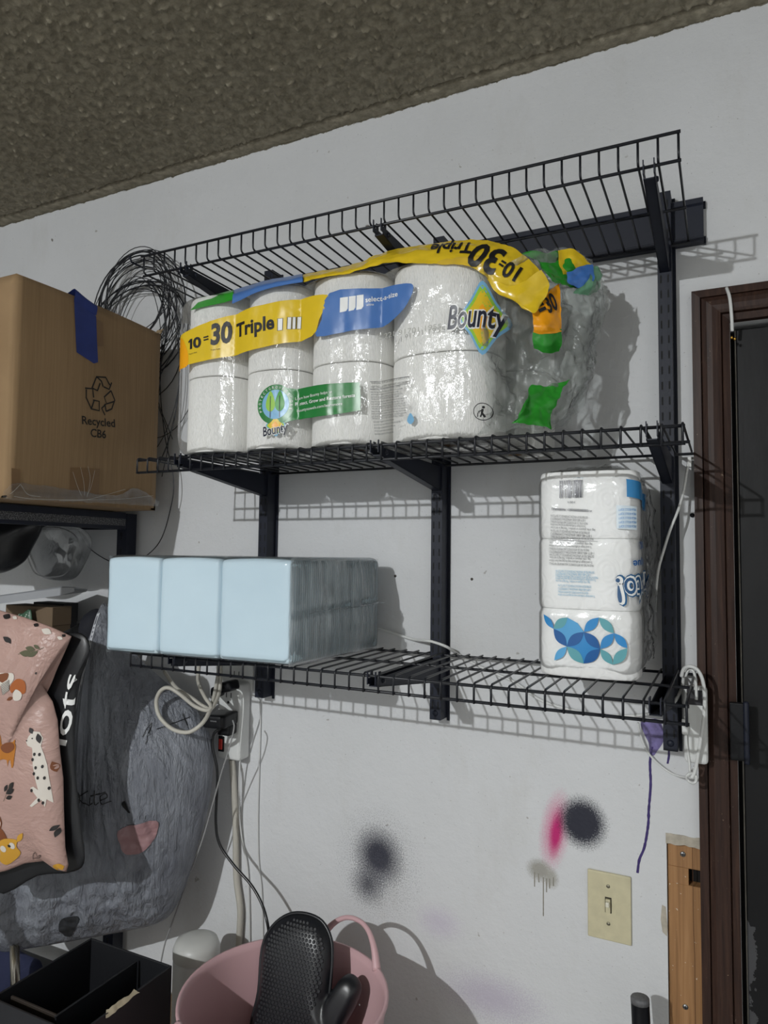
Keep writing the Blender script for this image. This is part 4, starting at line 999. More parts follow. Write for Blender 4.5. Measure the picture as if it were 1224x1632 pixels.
# ================================================================== LEFT RACK AND CARTON
RX = -1.250; RZ = 1.672            # right side plane and deck top of the rack
t = NT('speckled_hammer_paint'); co = t.coord(); t.set(Roughness=.45)
t.col(t.ramp(t.noise(co, 420, 2, .6), [(.42, srgb(34, 35, 38)), (.52, srgb(70, 71, 74)), (.62, srgb(120, 120, 122))])); HAMMER = t.m
rack = thing('storage_rack', 'black steel storage rack at the far left, under the cardboard box', 'rack', (RX-.45, 1.02, 0))
def rpost(x, y, sx, sy):
    mb = MB(); w = .030
    mb.box(min(x, x-sx*w), max(x, x-sx*w), min(y, y-sy*.0018), max(y, y-sy*.0018), 0, RZ-.003)
    mb.box(min(x, x-sx*.0018), max(x, x-sx*.0018), min(y-sy*w, y-sy*.0018), max(y-sy*w, y-sy*.0018), 0, RZ-.003)
    p = ob('post', mb.me('post'), STEEL, rack)
    mk = MB(); z = .05
    while z < RZ-.03:
        # keyholes: broad above, narrow below
        mk.box(x-sx*.0165-.0035, x-sx*.0165+.0035, y-sy*.0009-.0012, y-sy*.0009+.0012, z+.009, z+.017); mk.box(x-sx*.0165-.0018, x-sx*.0165+.0018, y-sy*.0009-.0012, y-sy*.0009+.0012, z, z+.009)
        z += .038
    ob('keyholes', mk.me('keyholes'), SLOTM, p, kind='stuff')
RY0, RY1 = .790, 1.215
rpost(RX, RY1-.01, 1, -1); rpost(RX, RY0, 1, -1); rpost(RX-.9, RY1-.01, -1, -1); rpost(RX-.9, RY0, -1, -1)
for dz, nm in ((RZ, 'upper'), (.62, 'lower')):
    ob('side_beam', MB().box(RX-.0015, RX+.0005, RY0+.002, RY1-.012, dz-.040, dz-.003).box(RX-.020, RX-.0015, RY0+.002, RY1-.012, dz-.040, dz-.038).me('side_beam'), STEEL, rack)
    ob('beam_face', MB().box(RX+.0006, RX+.0022, RY0+.004, RY1-.016, dz-.032, dz-.016).me('beam_face'), HAMMER, rack)['label'] = 'speckled grey stripe along the beam'
    ob('side_beam', MB().box(RX-.9, RX-.898, RY0+.002, RY1-.012, dz-.040, dz-.003).me('side_beam'), STEEL, rack)
    ob('long_beam', MB().box(RX-.898, RX-.002, RY0-.0016, RY0-.0001, dz-.040, dz-.003).me('long_beam'), STEEL, rack)
    ob('long_beam', MB().box(RX-.898, RX-.002, RY1-.0095, RY1-.008, dz-.040, dz-.003).me('long_beam'), STEEL, rack)
    ob('deck', MB().box(RX-.897, RX-.0018, RY0+.0022, RY1-.0122, dz-.012, dz-.0008).me('deck'), plain('dark_deck', srgb(40, 40, 42), .7), rack)
# carton
BX1 = -1.133; BX0 = -1.520; CY0, CY1 = .815, 1.172; CZ0, CZ1 = RZ, (-1.133, 1.1603, 2.0691)[2]
t = NT('corrugated_card'); co = t.coord(); t.set(Roughness=.85)
c = t.ramp(t.noise(t.map(co, scale=(1, 40, 1)), 5, 4, .6), [(.3, srgb(136, 110, 78)), (.7, srgb(150, 123, 90))])
c = t.mix(t.ramp(t.noise(co, 7, 5, .7), [(.55, (0,0,0)), (.75, (.35,.35,.35))]), c, srgb(140, 112, 80)); t.col(c)
t.nrm(t.bump(t.noise(t.map(co, scale=(60, 60, 1)), 4, 2), .15, .001)); CARDB = t.m
ct = thing('cardboard_box', 'big brown cardboard box with blue tape and a recycling mark, on the left rack', 'box', ((BX0+BX1)/2, (CY0+CY1)/2, CZ0))
def panel(nm, fn, th_dir):
    me = grid(nm, fn, 24, 24); bm = bmesh.new(); bm.from_mesh(me)
    bmesh.ops.solidify(bm, geom=bm.faces[:], thickness=.004); bm.to_mesh(me); bm.free(); return ob(nm, me, CARDB, ct)
CZ1n = (-1.133, 0.8094, 2.075)[2]
def rf(a, b):
    y = CY0+(CY1-CY0)*a; zt = CZ1n+(CZ1-CZ1n)*a + .004*math.sin(a*math.pi)
    return Vector((BX1+.006*math.sin(math.pi*a)*math.sin(math.pi*b)+.004*noise.noise((y*9, b*5, 1))*math.sin(math.pi*a)*math.sin(math.pi*b), y, CZ0+(zt-CZ0)*b))
side_p = panel('side_panel', rf, 0)
def ff(a, b):
    x = BX0+(BX1-BX0)*a; return Vector((x, CY0-.003*math.sin(math.pi*a)*math.sin(math.pi*b), CZ0+(CZ1n-CZ0)*b))
panel('front_panel', ff, 0)
panel('back_panel', lambda a, b: Vector((BX1+(BX0-BX1)*a, CY1, CZ0+(CZ1-CZ0)*b)), 0)
panel('left_panel', lambda a, b: Vector((BX0, CY1+(CY0-CY1)*a, CZ0+(CZ1n-CZ0)*b)), 0)
panel('bottom_panel', lambda a, b: Vector((BX0+(BX1-BX0)*a, CY1+(CY0-CY1)*b, CZ0+.0006)), 0)
panel('top_flap', lambda a, b: Vector((BX0+(BX1-BX0)*a, CY0+(CY1-CY0)*.5*b, CZ1n-.004+.006*math.sin(a*3)*b)), 0)
panel('top_flap', lambda a, b: Vector((BX0+(BX1-BX0)*a, CY0+(CY1-CY0)*(.5+.5*b), CZ1n-.004+(CZ1-CZ1n)*b)), 0)
# worn corner tuft and fold
ob('torn_corner', net('torn_corner', [[(BX1+.001, CY1-.02, CZ1-.004), (BX1+.004, CY1-.004, CZ1+.002), (BX1-.006, CY1+.003, CZ1)], [(BX1+.002, CY1-.012, CZ1+.006), (BX1+.006, CY1+.004, CZ1+.012), (BX1-.004, CY1+.006, CZ1+.008)]], 10, 12, .003, 120, 3), plain('torn_card', srgb(170, 148, 116), .9), ct)
FB = Frame((BX1, 0, 0), (0, 1, 0), (0, 0, 1)); BT = bvh(side_p.data)
def bd(name, bm, mat, off=.0008, L=.012, label=None): return decal(name, bm, FB, BT, mat, side_p, off, L, label)
CINK = plain('black_card_ink', srgb(30, 27, 24), .8)
bd('lettering', text_bm('Recycled', *[(0.963, 1.8285), (1.0458, 1.8363)], .0165, 0, .016), CINK, .0007, .008)
bd('lettering', text_bm('CB6', *[(0.9851, 1.8072), (1.0242, 1.8095)], .0165, 0, .016), CINK, .0007, .008)
# recycling mark: three folded arrows in outline
rp = [[(0.9838, 1.9027), (0.9919, 1.9274), (1.0185, 1.9337), (1.0271, 1.9239), (1.0318, 1.9276), (1.0276, 1.9111), (1.0053, 1.91), (1.0115, 1.9127), (1.0044, 1.9278)],
      [(0.9657, 1.9), (0.9823, 1.9024), (0.989, 1.8886), (0.9815, 1.8858), (0.991, 1.8802), (1.0034, 1.8814), (1.0027, 1.8621), (0.9842, 1.8611), (0.9699, 1.8746)],
      [(1.0327, 1.9082), (1.043, 1.8974), (1.0372, 1.8792), (1.0217, 1.8645), (1.0188, 1.8575), (1.0087, 1.8697), (1.0159, 1.8865), (1.0193, 1.8808), (1.0418, 1.8866)]]
for k, l_ in enumerate((
    [[(0.9837, 1.904), (0.9934, 1.929), (1.0169, 1.9333), (1.0288, 1.9204)], [(1.0131, 1.913), (1.0276, 1.9111), (1.0335, 1.9267)], [(0.9837, 1.904), (0.9978, 1.902), (1.0033, 1.9185)], [(0.9934, 1.929), (1.0062, 1.9231), (1.0115, 1.9127)]],
    [[(0.9672, 1.9003), (0.9853, 1.903), (0.9892, 1.8861)], [(0.9703, 1.8985), (0.971, 1.8823), (0.9841, 1.8624), (1.0043, 1.8624), (1.0034, 1.8814), (0.9879, 1.8808)], [(0.9841, 1.8624), (0.9909, 1.8814)]],
    [[(1.0326, 1.9095), (1.0433, 1.8922), (1.0359, 1.8724), (1.0217, 1.8645)], [(1.0326, 1.9095), (1.0156, 1.8929), (1.0226, 1.8802), (1.0434, 1.8896)], [(1.021, 1.8798), (1.0103, 1.8687), (1.0188, 1.8562)], [(1.0217, 1.8645), (1.0178, 1.8792)]])):
    bd('recycling_arrow', join2([ribbon(q, .0032) for q in l_]), CINK, .0007, .012)
BTAPE = plain('blue_tape', srgb(34, 52, 120), .6, bump=.2, bscale=200, var=.15, vscale=30)
tz = [(0.9352, 2.0773), (0.9909, 2.0513)]
tp_o = [(0.9367, 2.0778), (0.9634, 2.0794), (0.9909, 2.0513), (0.9952, 1.9588), (0.9845, 1.9536), (0.9434, 1.9655)]
bd('blue_tape', fill(tp_o), BTAPE, .0014, .01, label='strip of blue masking tape')
(ya, za), (yb_, zb_) = [(0.9367, 2.0778), (0.9906, 2.0577)]
ob('blue_tape', net('blue_tape', [[(BX1+.0025, ya, za-.01), (BX1+.0025, (ya+yb_)/2, (za+zb_)/2-.008), (BX1+.0025, yb_, zb_-.004)], [(BX1+.003, ya, za+.012), (BX1+.003, (ya+yb_)/2, (za+zb_)/2+.013), (BX1+.003, yb_, zb_+.016)], [(BX1-.03, ya, CZ1n+.002), (BX1-.03, (ya+yb_)/2, CZ1n+.002), (BX1-.03, yb_, CZ1n+.002)]], 12, 8, .0006), BTAPE, ct)
PTAPE = plain('brown_parcel_tape', srgb(128, 100, 70), .3, var=.08)
bd('parcel_tape', fill([(0.9422, 1.7408), (1.0127, 1.7465), (1.0151, 1.6948), (0.9446, 1.6913)]), PTAPE, .0006, .014)
bd('parcel_tape', fill([(0.9911, 2.0475), (1.0086, 2.0452), (1.0108, 1.9965), (0.9937, 1.9918)]), PTAPE, .0006, .014)
bd('parcel_tape', fill([(0.8214, 1.7255), (0.8386, 1.7252), (0.8405, 1.687), (0.8233, 1.6855)]), PTAPE, .0006, .014)
STRETCH = film('stretch_film', gloss=1.6, haze=.2, rough=.14, scale=40, bump=.9, stretch=(1, .4, 1.6))
sf = net('stretch_film', [[(BX1+.004, y, z) for y, z in [(0.809, 1.6843), (0.8349, 1.7), (0.9442, 1.6986), (1.0521, 1.6952), (1.1111, 1.7162), (1.1767, 1.6914)]], [(BX1+.004, y, z) for y, z in [(0.8047, 1.6751), (0.8358, 1.6821), (0.9449, 1.6829), (1.0526, 1.6862), (1.1121, 1.6934), (1.177, 1.6858)]], [(BX1+.006, y, z) for y, z in [(0.805, 1.6686), (0.8364, 1.6699), (0.9453, 1.6745), (1.0529, 1.6784), (1.1127, 1.68), (1.1772, 1.6816)]]], 20, 70, .0025, 60, 9)
ob('stretch_film', sf, STRETCH, ct)
WCR = plain('white_crease', srgb(190, 186, 176), .4)
cre = []
for q in ([(0.9426, 1.7323), (0.9555, 1.7057), (0.9666, 1.6883)], [(0.9596, 1.7428), (0.9699, 1.7132), (0.974, 1.6889)], [(0.9773, 1.7462), (0.9845, 1.7208), (0.98, 1.6869)], [(0.9943, 1.7406), (0.9881, 1.7087), (0.9799, 1.6894)], [(1.0766, 1.7104), (1.0199, 1.6926), (0.9744, 1.6803), (0.9171, 1.6748)], [(1.1573, 1.7038), (1.0525, 1.6875), (0.8768, 1.6741), (0.8142, 1.6759)], [(0.835, 1.6978), (0.8199, 1.6819), (0.8071, 1.6753)], [(0.835, 1.6978), (0.8508, 1.6811), (0.8766, 1.6787)]):
    cre.append(ribbon([(a.x, a.y) for a in catmull([(u, v, 0) for u, v in q], 6)], .0007))
bd('film_crease', join2(cre), WCR, .0075, 0)

# ================================================================== WIRE COIL ON THE WALL
cc = (-1.2635, 1.215, 2.1403); coil_v = []; coil_f = []
rnd = random.Random(11)
cl = thing('wire_coil', 'loose coil of thin black wire hanging on the wall behind the cardboard box', 'coil', (cc[0], 1.24, cc[2]-.25))
ob('hook', mesh('hook', *tube_data([(cc[0], 1.2495, cc[2]+.13), (cc[0], 1.205, cc[2]+.13), (cc[0], 1.198, cc[2]+.142)], .0025, 6)), STEEL, cl)
def loop(rx, rz, ox, oz, oy, ph, rr):
    pts = []
    for k in range(40):
        a = 2*math.pi*k/40
        wob = 1+.05*math.sin(2*a+ph)+.03*math.sin(3*a+ph*2)
        pts.append((cc[0]+ox+rx*wob*math.sin(a), 1.222+oy+.006*math.sin(a*2+ph), cc[2]+oz+rz*wob*math.cos(a)))
    return mesh('strand', *tube_data(pts, rr, 5, True))
for k in range(20):
    rx = rnd.uniform(.095, .155); rz = rnd.uniform(.09, .14); tz_ = .115+rnd.uniform(-.045, .05)
    ob('strand', loop(rx, rz, rnd.uniform(-.02, .03), tz_-rz, rnd.uniform(-.020, .016), rnd.uniform(0, 6), .0011 if k % 3 else .0017), WIREC, cl)
for k in range(5):
    rx = rnd.uniform(.10, .15); rz = rnd.uniform(.19, .26); tz_ = .10+rnd.uniform(-.03, .03)
    ob('strand', loop(rx, rz, rnd.uniform(.0, .05), tz_-rz, rnd.uniform(-.014, .012), rnd.uniform(0, 6), .0010), WIREC, cl)
ob('strand', tube('strand', [(-1.1686, 1.22, 2.1062), (-1.1772, 1.22, 1.9884), (-1.1584, 1.22, 1.8546), (-1.128, 1.22, 1.7517), (-1.1345, 1.222, 1.6804), (-1.1801, 1.23, 1.5947), (-1.2812, 1.235, 1.5496), (-1.3861, 1.235, 1.5784), (-1.443, 1.235, 1.6323), (-1.4623, 1.235, 1.703)], .0012, 5), WIREC, cl)
ob('strand', tube('strand', [(-1.1893, 1.225, 1.9314), (-1.1512, 1.225, 1.8403), (-1.1714, 1.23, 1.7544)], .0010, 5), WIREC, cl)
ob('strand', tube('strand', [(-1.1187, 1.215, 2.0614), (-1.1857, 1.22, 1.9596), (-1.1333, 1.22, 1.8384)], .0010, 5), WIREC, cl)

# ================================================================== BAGS AND CLUTTER AT THE LEFT
CLB = film('clear_bag_film', tint=(.93,.94,.95), haze=.09, rough=.14, scale=16, bump=.6, haze_col=(.6,.62,.64))
f_ = Frame((-1.4153, 1.16, 1.5775), (1, 0, 0), (0, 0, 1))
ol = [(.10*math.cos(a)*(1+.12*math.sin(3*a)), .075*math.sin(a)*(1+.1*math.cos(2*a))) for a in [2*math.pi*k/40 for k in range(40)]]
cb = thing('clear_plastic_bag', 'crumpled clear plastic bag hanging under the rack beam', 'bag', tuple(f_.p(0, -.08)))
me = from_bm('bag_body', pillow(ol, .02, .035, f_, 14, 2.2, .006, 22, 3)); ob('bag_body', me, CLB, cb)
ob('bag_rim', mesh('bag_rim', *tube_data([f_.p(u*.86, v*.86, .024) for u, v in ol], .0016, 6, True)), film('rim_film', haze=.22, rough=.2, haze_col=(.62,.64,.66)), cb)
DKF = plain('black_bag_film', srgb(20, 21, 24), .35, var=.2, bump=.4, bscale=30)
f_ = Frame((-1.4186, 1.04, 1.5875), (1, 0, 0), (0, 0, 1))
ol = smooth2([( (-1.5513, 1.04, 1.6358)[0]-f_.O.x, 1.655-f_.O.z), ((-1.34, 1.04, 1.6287)[0]-f_.O.x, 1.655-f_.O.z), ((-1.3612, 1.04, 1.5838)[0]-f_.O.x, (-1.3612, 1.04, 1.5838)[2]-f_.O.z), ((-1.3994, 1.04, 1.5463)[0]-f_.O.x, (-1.3994, 1.04, 1.5463)[2]-f_.O.z), ((-1.4778, 1.04, 1.5267)[0]-f_.O.x, (-1.4778, 1.04, 1.5267)[2]-f_.O.z), ((-1.5671, 1.04, 1.5463)[0]-f_.O.x, (-1.5671, 1.04, 1.5463)[2]-f_.O.z)], 5)
solo('black_bag', from_bm('black_bag', pillow(ol, .03, .05, f_, 12, 2.4, .004, 20, 6)), DKF, 'black bag bulging under the rack beam at the left edge', 'bag')
# grey tray edge
q0, q1 = (-1.4791, 1.0, 1.4632), (-1.2918, 1.1, 1.4953)
GREYT = plain('grey_plastic', srgb(150, 152, 156), .4, var=.06)
V = []; F = []
d = (Vector(q1)-Vector(q0)).normalized(); nn = Vector((-d.y, d.x, 0)).normalized()
pr = [(0, .008), (.004, .011), (.05, .004), (.14, -.004), (.14, -.008), (.05, -.001), (.006, .005), (.004, -.006), (0, -.008)]
for s in range(9):
    p = Vector(q0)+(Vector(q1)-Vector(q0))*s/8; k = 1 if s < 8 else .55
    for a, b in pr: V.append(p+nn*a*k+Vector((0, 0, b*k)))
n = len(pr)
for s in range(8):
    for i in range(n): F.append((s*n+i, s*n+(i+1) % n, (s+1)*n+(i+1) % n, (s+1)*n+i))
F.append(tuple(range(n))); F.append(tuple(8*n+i for i in range(n-1, -1, -1)))
solo('grey_tray', mesh('grey_tray', V, F, False), GREYT, 'tilted grey plastic tray above the small brown boxes', 'tray')
# small brown boxes
def small_box(px0, px1, Y, dep, mat, label, name, cat='box'):
    a, b = Vector(px0), Vector(px1)
    r = thing(name, label, cat, ((a.x+b.x)/2, Y, min(a.z, b.z)))
    x0, x1, z0, z1 = min(a.x, b.x), max(a.x, b.x), min(a.z, b.z), max(a.z, b.z)
    ob('body', bbox('body', x0, x1, Y, Y+dep, z0, z1-.002, .001, 1), mat, r)
    ob('lid', bbox('lid', x0-.001, x1+.001, Y-.001, Y+dep+.001, z1-(z1-z0)*.3, z1, .001, 1), mat, r); return r
BRN = plain('dull_brown_card', srgb(112, 94, 74), .85, bump=.15)
zlow = 1.30
small_box((-1.5267, 1.11, 1.3116), (-1.3695, 1.11, 1.4529), 1.11, .05, BRN, 'small brown carton between grey tray and pink mailer', 'small_carton')
small_box((-1.5158, 1.175, 1.3038), (-1.4117, 1.175, 1.456), 1.175, .04, plain('black_card', srgb(30, 30, 33), .6), 'small black carton behind the brown one', 'small_carton')
gp = Frame((-1.436, 1.095, 1.4268), (1, 0, 0), (0, 0, 1))
t = NT('green_dotted_pouch'); co = t.coord(); t.set(Roughness=.4); t.col(t.ramp(t.voro(co, 160), [(.22, srgb(190, 205, 190)), (.30, srgb(66, 98, 76))]))
solo('green_pouch', from_bm('green_pouch', pillow(smooth2([(-.028, -.05), (.022, -.05), (.017, .012), (.006, .020), (-.012, .010), (-.028, .004)], 4), .004, .008, gp, 8)), t.m, 'small green dotted pouch beside the brown carton', 'pouch')
f_ = Frame((-1.2687, 1.13, 1.3979), (1, 0, 0), (0, 0, 1))
NAVYC = plain('navy_cloth', srgb(22, 24, 34), .8, bump=.3, bscale=400)
hat = thing('navy_hat', 'dark navy rounded cloth hat beside the tied grey bag', 'hat', (-1.2444, 1.12, 1.3324))
ob('crown', from_bm('crown', pillow(smooth2([(-.022, .0), (-.018, .035), (.0, .052), (.025, .055), (.045, .035), (.048, -.01), (.03, -.05), (-.01, -.045)], 5), .02, .035, f_, 10)), NAVYC, hat)
ob('brim', from_bm('brim', pillow(smooth2([(-.095, -.010), (-.06, .010), (-.02, .028), (.0, .02), (-.005, -.03), (-.02, -.06), (-.075, -.05)], 5), .01, .02, f_, 10)), plain('charcoal_cloth', srgb(34, 36, 40), .7, bump=.2), hat)

# ---- big grey bag
KA = math.radians(21.); FK = Frame((-.99, 1.155, 0), (math.cos(KA), math.sin(KA), 0), (0, 0, 1))
t = NT('grey_translucent_bag'); co = t.coord(); t.set(Roughness=.27)
stre = t.map(co, rot=(0, .25, 0), scale=(1, 1, .16))
n1 = t.noise(stre, 75, 4, .6, .8); n2 = t.noise(t.map(co, scale=(1, 1, .5)), 26, 5, .65, .6)
t.col(t.ramp(n2, [(.3, srgb(118, 121, 130)), (.7, srgb(150, 154, 162))]))
b1 = t.bump(n1, .9, .010); t.nrm(t.bump(n2, .7, .014, b1))
tr_ = t.n('ShaderNodeBsdfTransparent'); tr_.inputs[0].default_value = (.8, .81, .83, 1); mx_ = t.n('ShaderNodeMixShader'); mx_.inputs[0].default_value = .82
t.l(tr_.outputs[0], mx_.inputs[1]); t.l(t.b.outputs[0], mx_.inputs[2]); t.l(mx_.outputs[0], t.out.inputs[0]); GBAG = t.m
kol = smooth2([(-0.2004, 1.4707), (-0.1746, 1.441), (-0.1326, 1.3702), (-0.0672, 1.3137), (-0.0083, 1.2705), (0.0292, 1.2143), (0.0411, 1.1641), (0.0357, 1.0758), (0.0169, 0.9938), (-0.0143, 0.8929), (-0.0519, 0.834), (-0.1264, 0.8101), (-0.2124, 0.7904), (-0.3192, 0.7669), (-0.3976, 0.7549), (-0.4572, 0.7942), (-0.4912, 0.9194), (-0.4579, 1.088), (-0.3651, 1.182), (-0.2864, 1.2779), (-0.2609, 1.328), (-0.2381, 1.3782), (-0.2206, 1.4231), (-0.2071, 1.4653)], 9)
NK = (-0.2035, 1.4799)
def pleats(u, v, t):
    du, dv = u-NK[0], NK[1]-v; a = math.atan2(du, dv); d = math.hypot(du, dv)
    h = .010*noise.noise(Vector((a*15, d*2.2, 3)))*min(1, d*5)+.0065*noise.noise(Vector((a*44, d*4, 7)))*min(1, d*6)
    low = max(0, min(1, (d-.40)*6))
    h += low*(.010*noise.noise(Vector((u*36, v*36, 2)))+.006*noise.noise(Vector((u*85, v*85, 5))))
    return h*(1-t**8)
kme = from_bm('bag_body', pillow(kol, .02, .105, FK, 56, 2.0, .0025, 14, 2, c=(-0.1898, 1.0793), stretch=(1.2, .6), extra=pleats))
kb = thing('grey_plastic_bag', 'large grey translucent plastic bag marked with handwriting, left of the power strip', 'bag', tuple(FK.p(-.2, (-0.1987, 0.7837)[1])))
kbody = ob('bag_body', kme, GBAG, kb); KT = bvh(kme)
def kd(name, bm, mat, off=.0022, L=.004, label=None): return decal(name, bm, FK, KT, mat, kbody, off, L, label)
PEN = plain('black_marker', srgb(14, 14, 16), .5)
def strokes(ls, w): return join2([ribbon([(a.x, a.y) for a in catmull([(u, v, 0) for u, v in q], 5)], w) for q in ls])
kd('handwriting', strokes([[(-0.1914, 1.1213), (-0.1867, 1.1049), (-0.1888, 1.0883)], [(-0.1684, 1.1209), (-0.1895, 1.1061), (-0.1811, 1.0988), (-0.162, 1.0944)], [(-0.1626, 1.1097), (-0.1621, 1.097), (-0.1568, 1.0997)], [(-0.155, 1.1227), (-0.1527, 1.0973), (-0.1461, 1.1001)], [(-0.1627, 1.1122), (-0.1359, 1.1183)], [(-0.1435, 1.104), (-0.1329, 1.1083), (-0.1359, 1.1158), (-0.1437, 1.1104), (-0.1406, 1.0978), (-0.1246, 1.101)]], .0020), PEN, label='handwritten word in black marker')
kd('handwriting', strokes([[(-0.0775, 1.2172), (-0.0649, 1.2432), (-0.0691, 1.2047)], [(-0.0538, 1.2308), (-0.001, 1.2477)], [(-0.0145, 1.255), (-0.0032, 1.2324)]], .0014), PEN)
kd('black_mark', fill(smooth2([(-0.1083, 1.094), (-0.1004, 1.0994), (-0.0946, 1.0844), (-0.0891, 1.0796), (-0.0943, 1.0768), (-0.104, 1.0853)], 3)), PEN)
kd('pink_patch', fill(smooth2([(-0.1119, 1.0433), (-0.0816, 1.0547), (-0.0432, 1.06), (-0.0412, 1.0413), (-0.0524, 1.0157), (-0.0756, 0.9958), (-0.097, 0.9986), (-0.1084, 1.0195)], 3)), plain('pink_seen_through', srgb(150, 116, 118), .45), label='pink patch showing through the bag')
kd('tear', fill(smooth2([(-0.244, 0.8435), (-0.2312, 0.8592), (-0.2071, 0.8617), (-0.2015, 0.8558), (-0.2141, 0.8351), (-0.2229, 0.8197), (-0.2319, 0.8092), (-0.2429, 0.8161)], 3)), plain('dark_tear', srgb(40, 42, 46), .6), label='dark tear in the bag')
kd('drawstring', ribbon([(a.x, a.y) for a in catmull([(u, v, 0) for u, v in [(-0.2025, 1.4536), (-0.2022, 1.4078), (-0.2024, 1.3425), (-0.2167, 1.2514), (-0.2427, 1.1476), (-0.2618, 1.0803), (-0.2652, 1.0317)]], 6)], .007), plain('pale_drawstring', srgb(196, 198, 204), .4), .0015, .01, label='pale drawstring of the bag')
# ---- black bag with white lettering and pink mailer in front
MA = math.radians(8.); FM = Frame((-1.19, .86, 0), (math.cos(MA), math.sin(MA), 0), (0, 0, 1))
FM2 = Frame((-1.19, .885, 0), (math.cos(MA), math.sin(MA), 0), (0, 0, 1))
BAGB = plain('black_bag', srgb(24, 25, 28), .38, var=.2, bump=.3, bscale=40)
bme = from_bm('bag_body', pillow(smooth2([(-0.036, 1.438), (0.0799, 1.4318), (0.1517, 1.4329), (0.1706, 1.4033), (0.1547, 1.3697), (0.146, 1.3257), (0.1443, 1.2499), (0.152, 1.1756), (0.168, 1.0927), (0.1747, 1.0359), (0.1424, 1.0154), (0.075, 1.0), (-0.022, 0.9582), (-0.0746, 1.0947), (-0.0889, 1.3202)], 4), .004, .012, FM2, 12, 4, .001, 20, 8))
bb_ = thing('black_mailer', 'black bag with white lettering behind the pink animal mailer', 'bag', tuple(FM2.p(.1, 1.0)))
bbo = ob('bag_body', bme, BAGB, bb_); BT2 = bvh(bme)
p0_, p1_ = [(0.1342, 1.236), (0.1551, 1.3611)]
decal('lettering', text_bm('lots', p0_, p1_, .027, 0, .01), FM2, BT2, WHI, bbo, .0012, .006)
t = NT('pink_mailer_film'); co = t.coord(); t.set(Roughness=.36)
t.col(t.ramp(t.noise(co, 8, 3), [(.3, srgb(172, 140, 131)), (.7, srgb(184, 151, 141))]))
b1 = t.bump(t.noise(co, 9, 4, .6, 1.0), .5, .02); t.nrm(t.bump(t.noise(t.map(co, scale=(1, 1, 2.5)), 50, 4, .65), .35, .004, b1)); PINKM = t.m
mol = [(-0.0995, 1.4878), (-0.0114, 1.471), (0.0501, 1.4597), (0.1071, 1.4463), (0.1545, 1.4308), (0.142, 1.4083), (0.1266, 1.3877), (0.1113, 1.3649), (0.0929, 1.3439), (0.1193, 1.3151), (0.1318, 1.2834), (0.14, 1.228), (0.1488, 1.186), (0.1527, 1.1331), (0.1585, 1.0703), (0.1665, 1.042), (0.1631, 1.03), (0.1444, 1.0304), (0.1168, 1.0413), (0.0734, 1.0309), (0.0323, 1.012), (-0.0675, 0.982)]
mme = from_bm('mailer_body', pillow(mol, .006, .030, FM, 26, 3.5, .004, 11, 5, c=(0.0355, 1.2069)))
pm = thing('pink_mailer', 'pink mailing bag printed with dogs, alpaca and leaves at the left edge', 'mailer', tuple(FM.p(.05, (0.0464, 1.0119)[1])))
pmo = ob('mailer_body', mme, PINKM, pm); MT = bvh(mme)
def md(name, bm, mat, off=.0010, L=.010, label=None): return decal(name, bm, FM, MT, mat, pmo, off, L, label)
def mi(n, c): return plain('mailer_'+n, c, .4, var=.06)
MW, MO, MBk, MB2, MG, MY, MD = mi('white', srgb(214, 206, 196)), mi('ochre', srgb(178, 112, 40)), mi('black', srgb(38, 34, 34)), mi('brown', srgb(122, 70, 40)), mi('leaf', srgb(86, 86, 62)), mi('yellow', srgb(204, 152, 52)), mi('tan', srgb(166, 92, 44))
def sh(name, pts, mat, off=.0010, sm=3): md(name, fill(smooth2(pts, sm) if sm else pts), mat, off)
def leaf(a, b, w=.3, mat=None, off=.0012):
    a = Vector(a); b = Vector(b); d = b-a; n = Vector((-d.y, d.x))*w
    md('leaf_print', fill([tuple(a+d*(k/6)+n*math.sin(math.pi*k/6)) for k in range(7)]+[tuple(b-d*(k/6)-n*math.sin(math.pi*k/6)) for k in range(1, 6)]), mat or MG, off)
for a, b in (([(0.0619, 1.3997), (0.0901, 1.399)]), ([(0.0727, 1.4092), (0.0953, 1.4059)]), ([(0.0819, 1.3941), (0.101, 1.404)]), ([(0.0893, 1.4144), (0.1035, 1.4085)])): leaf(a, b, .2)
md('leaf_print', ribbon([(0.0592, 1.3973), (0.0954, 1.4037), (0.1117, 1.4111)], .0008), MG, .0012, 0)
for a, b in (([(0.0204, 1.4257), (0.0382, 1.4164)]), ([(0.029, 1.4261), (0.0397, 1.4142)])): leaf(a, b, .22, MBk)
for a, b in (([(-0.006, 1.3283), (0.0126, 1.3071)]), ([(0.0089, 1.3225), (0.0185, 1.3053)]), ([(0.0151, 1.314), (0.0231, 1.3012)])): leaf(a, b, .22)
for a, b in (([(0.0604, 1.1656), (0.0709, 1.1798)]), ([(0.0552, 1.1585), (0.0729, 1.1681)]), ([(0.0557, 1.1498), (0.0694, 1.1557)]), ([(0.0522, 1.1614), (0.0572, 1.174)])): leaf(a, b, .25, MBk)
md('leaf_print', ribbon([(0.0503, 1.1448), (0.0579, 1.161), (0.0654, 1.1771)], .0007), MG, .0012, 0)
for a, b in (([(0.1395, 1.1017), (0.1525, 1.1097)]), ([(0.1481, 1.0901), (0.1527, 1.1055)])): leaf(a, b, .25, MBk)
leaf(*[(0.1029, 1.3655), (0.1055, 1.3689)], .5, MBk); leaf(*[(0.1351, 1.2167), (0.1428, 1.1982)], .25, MB2)
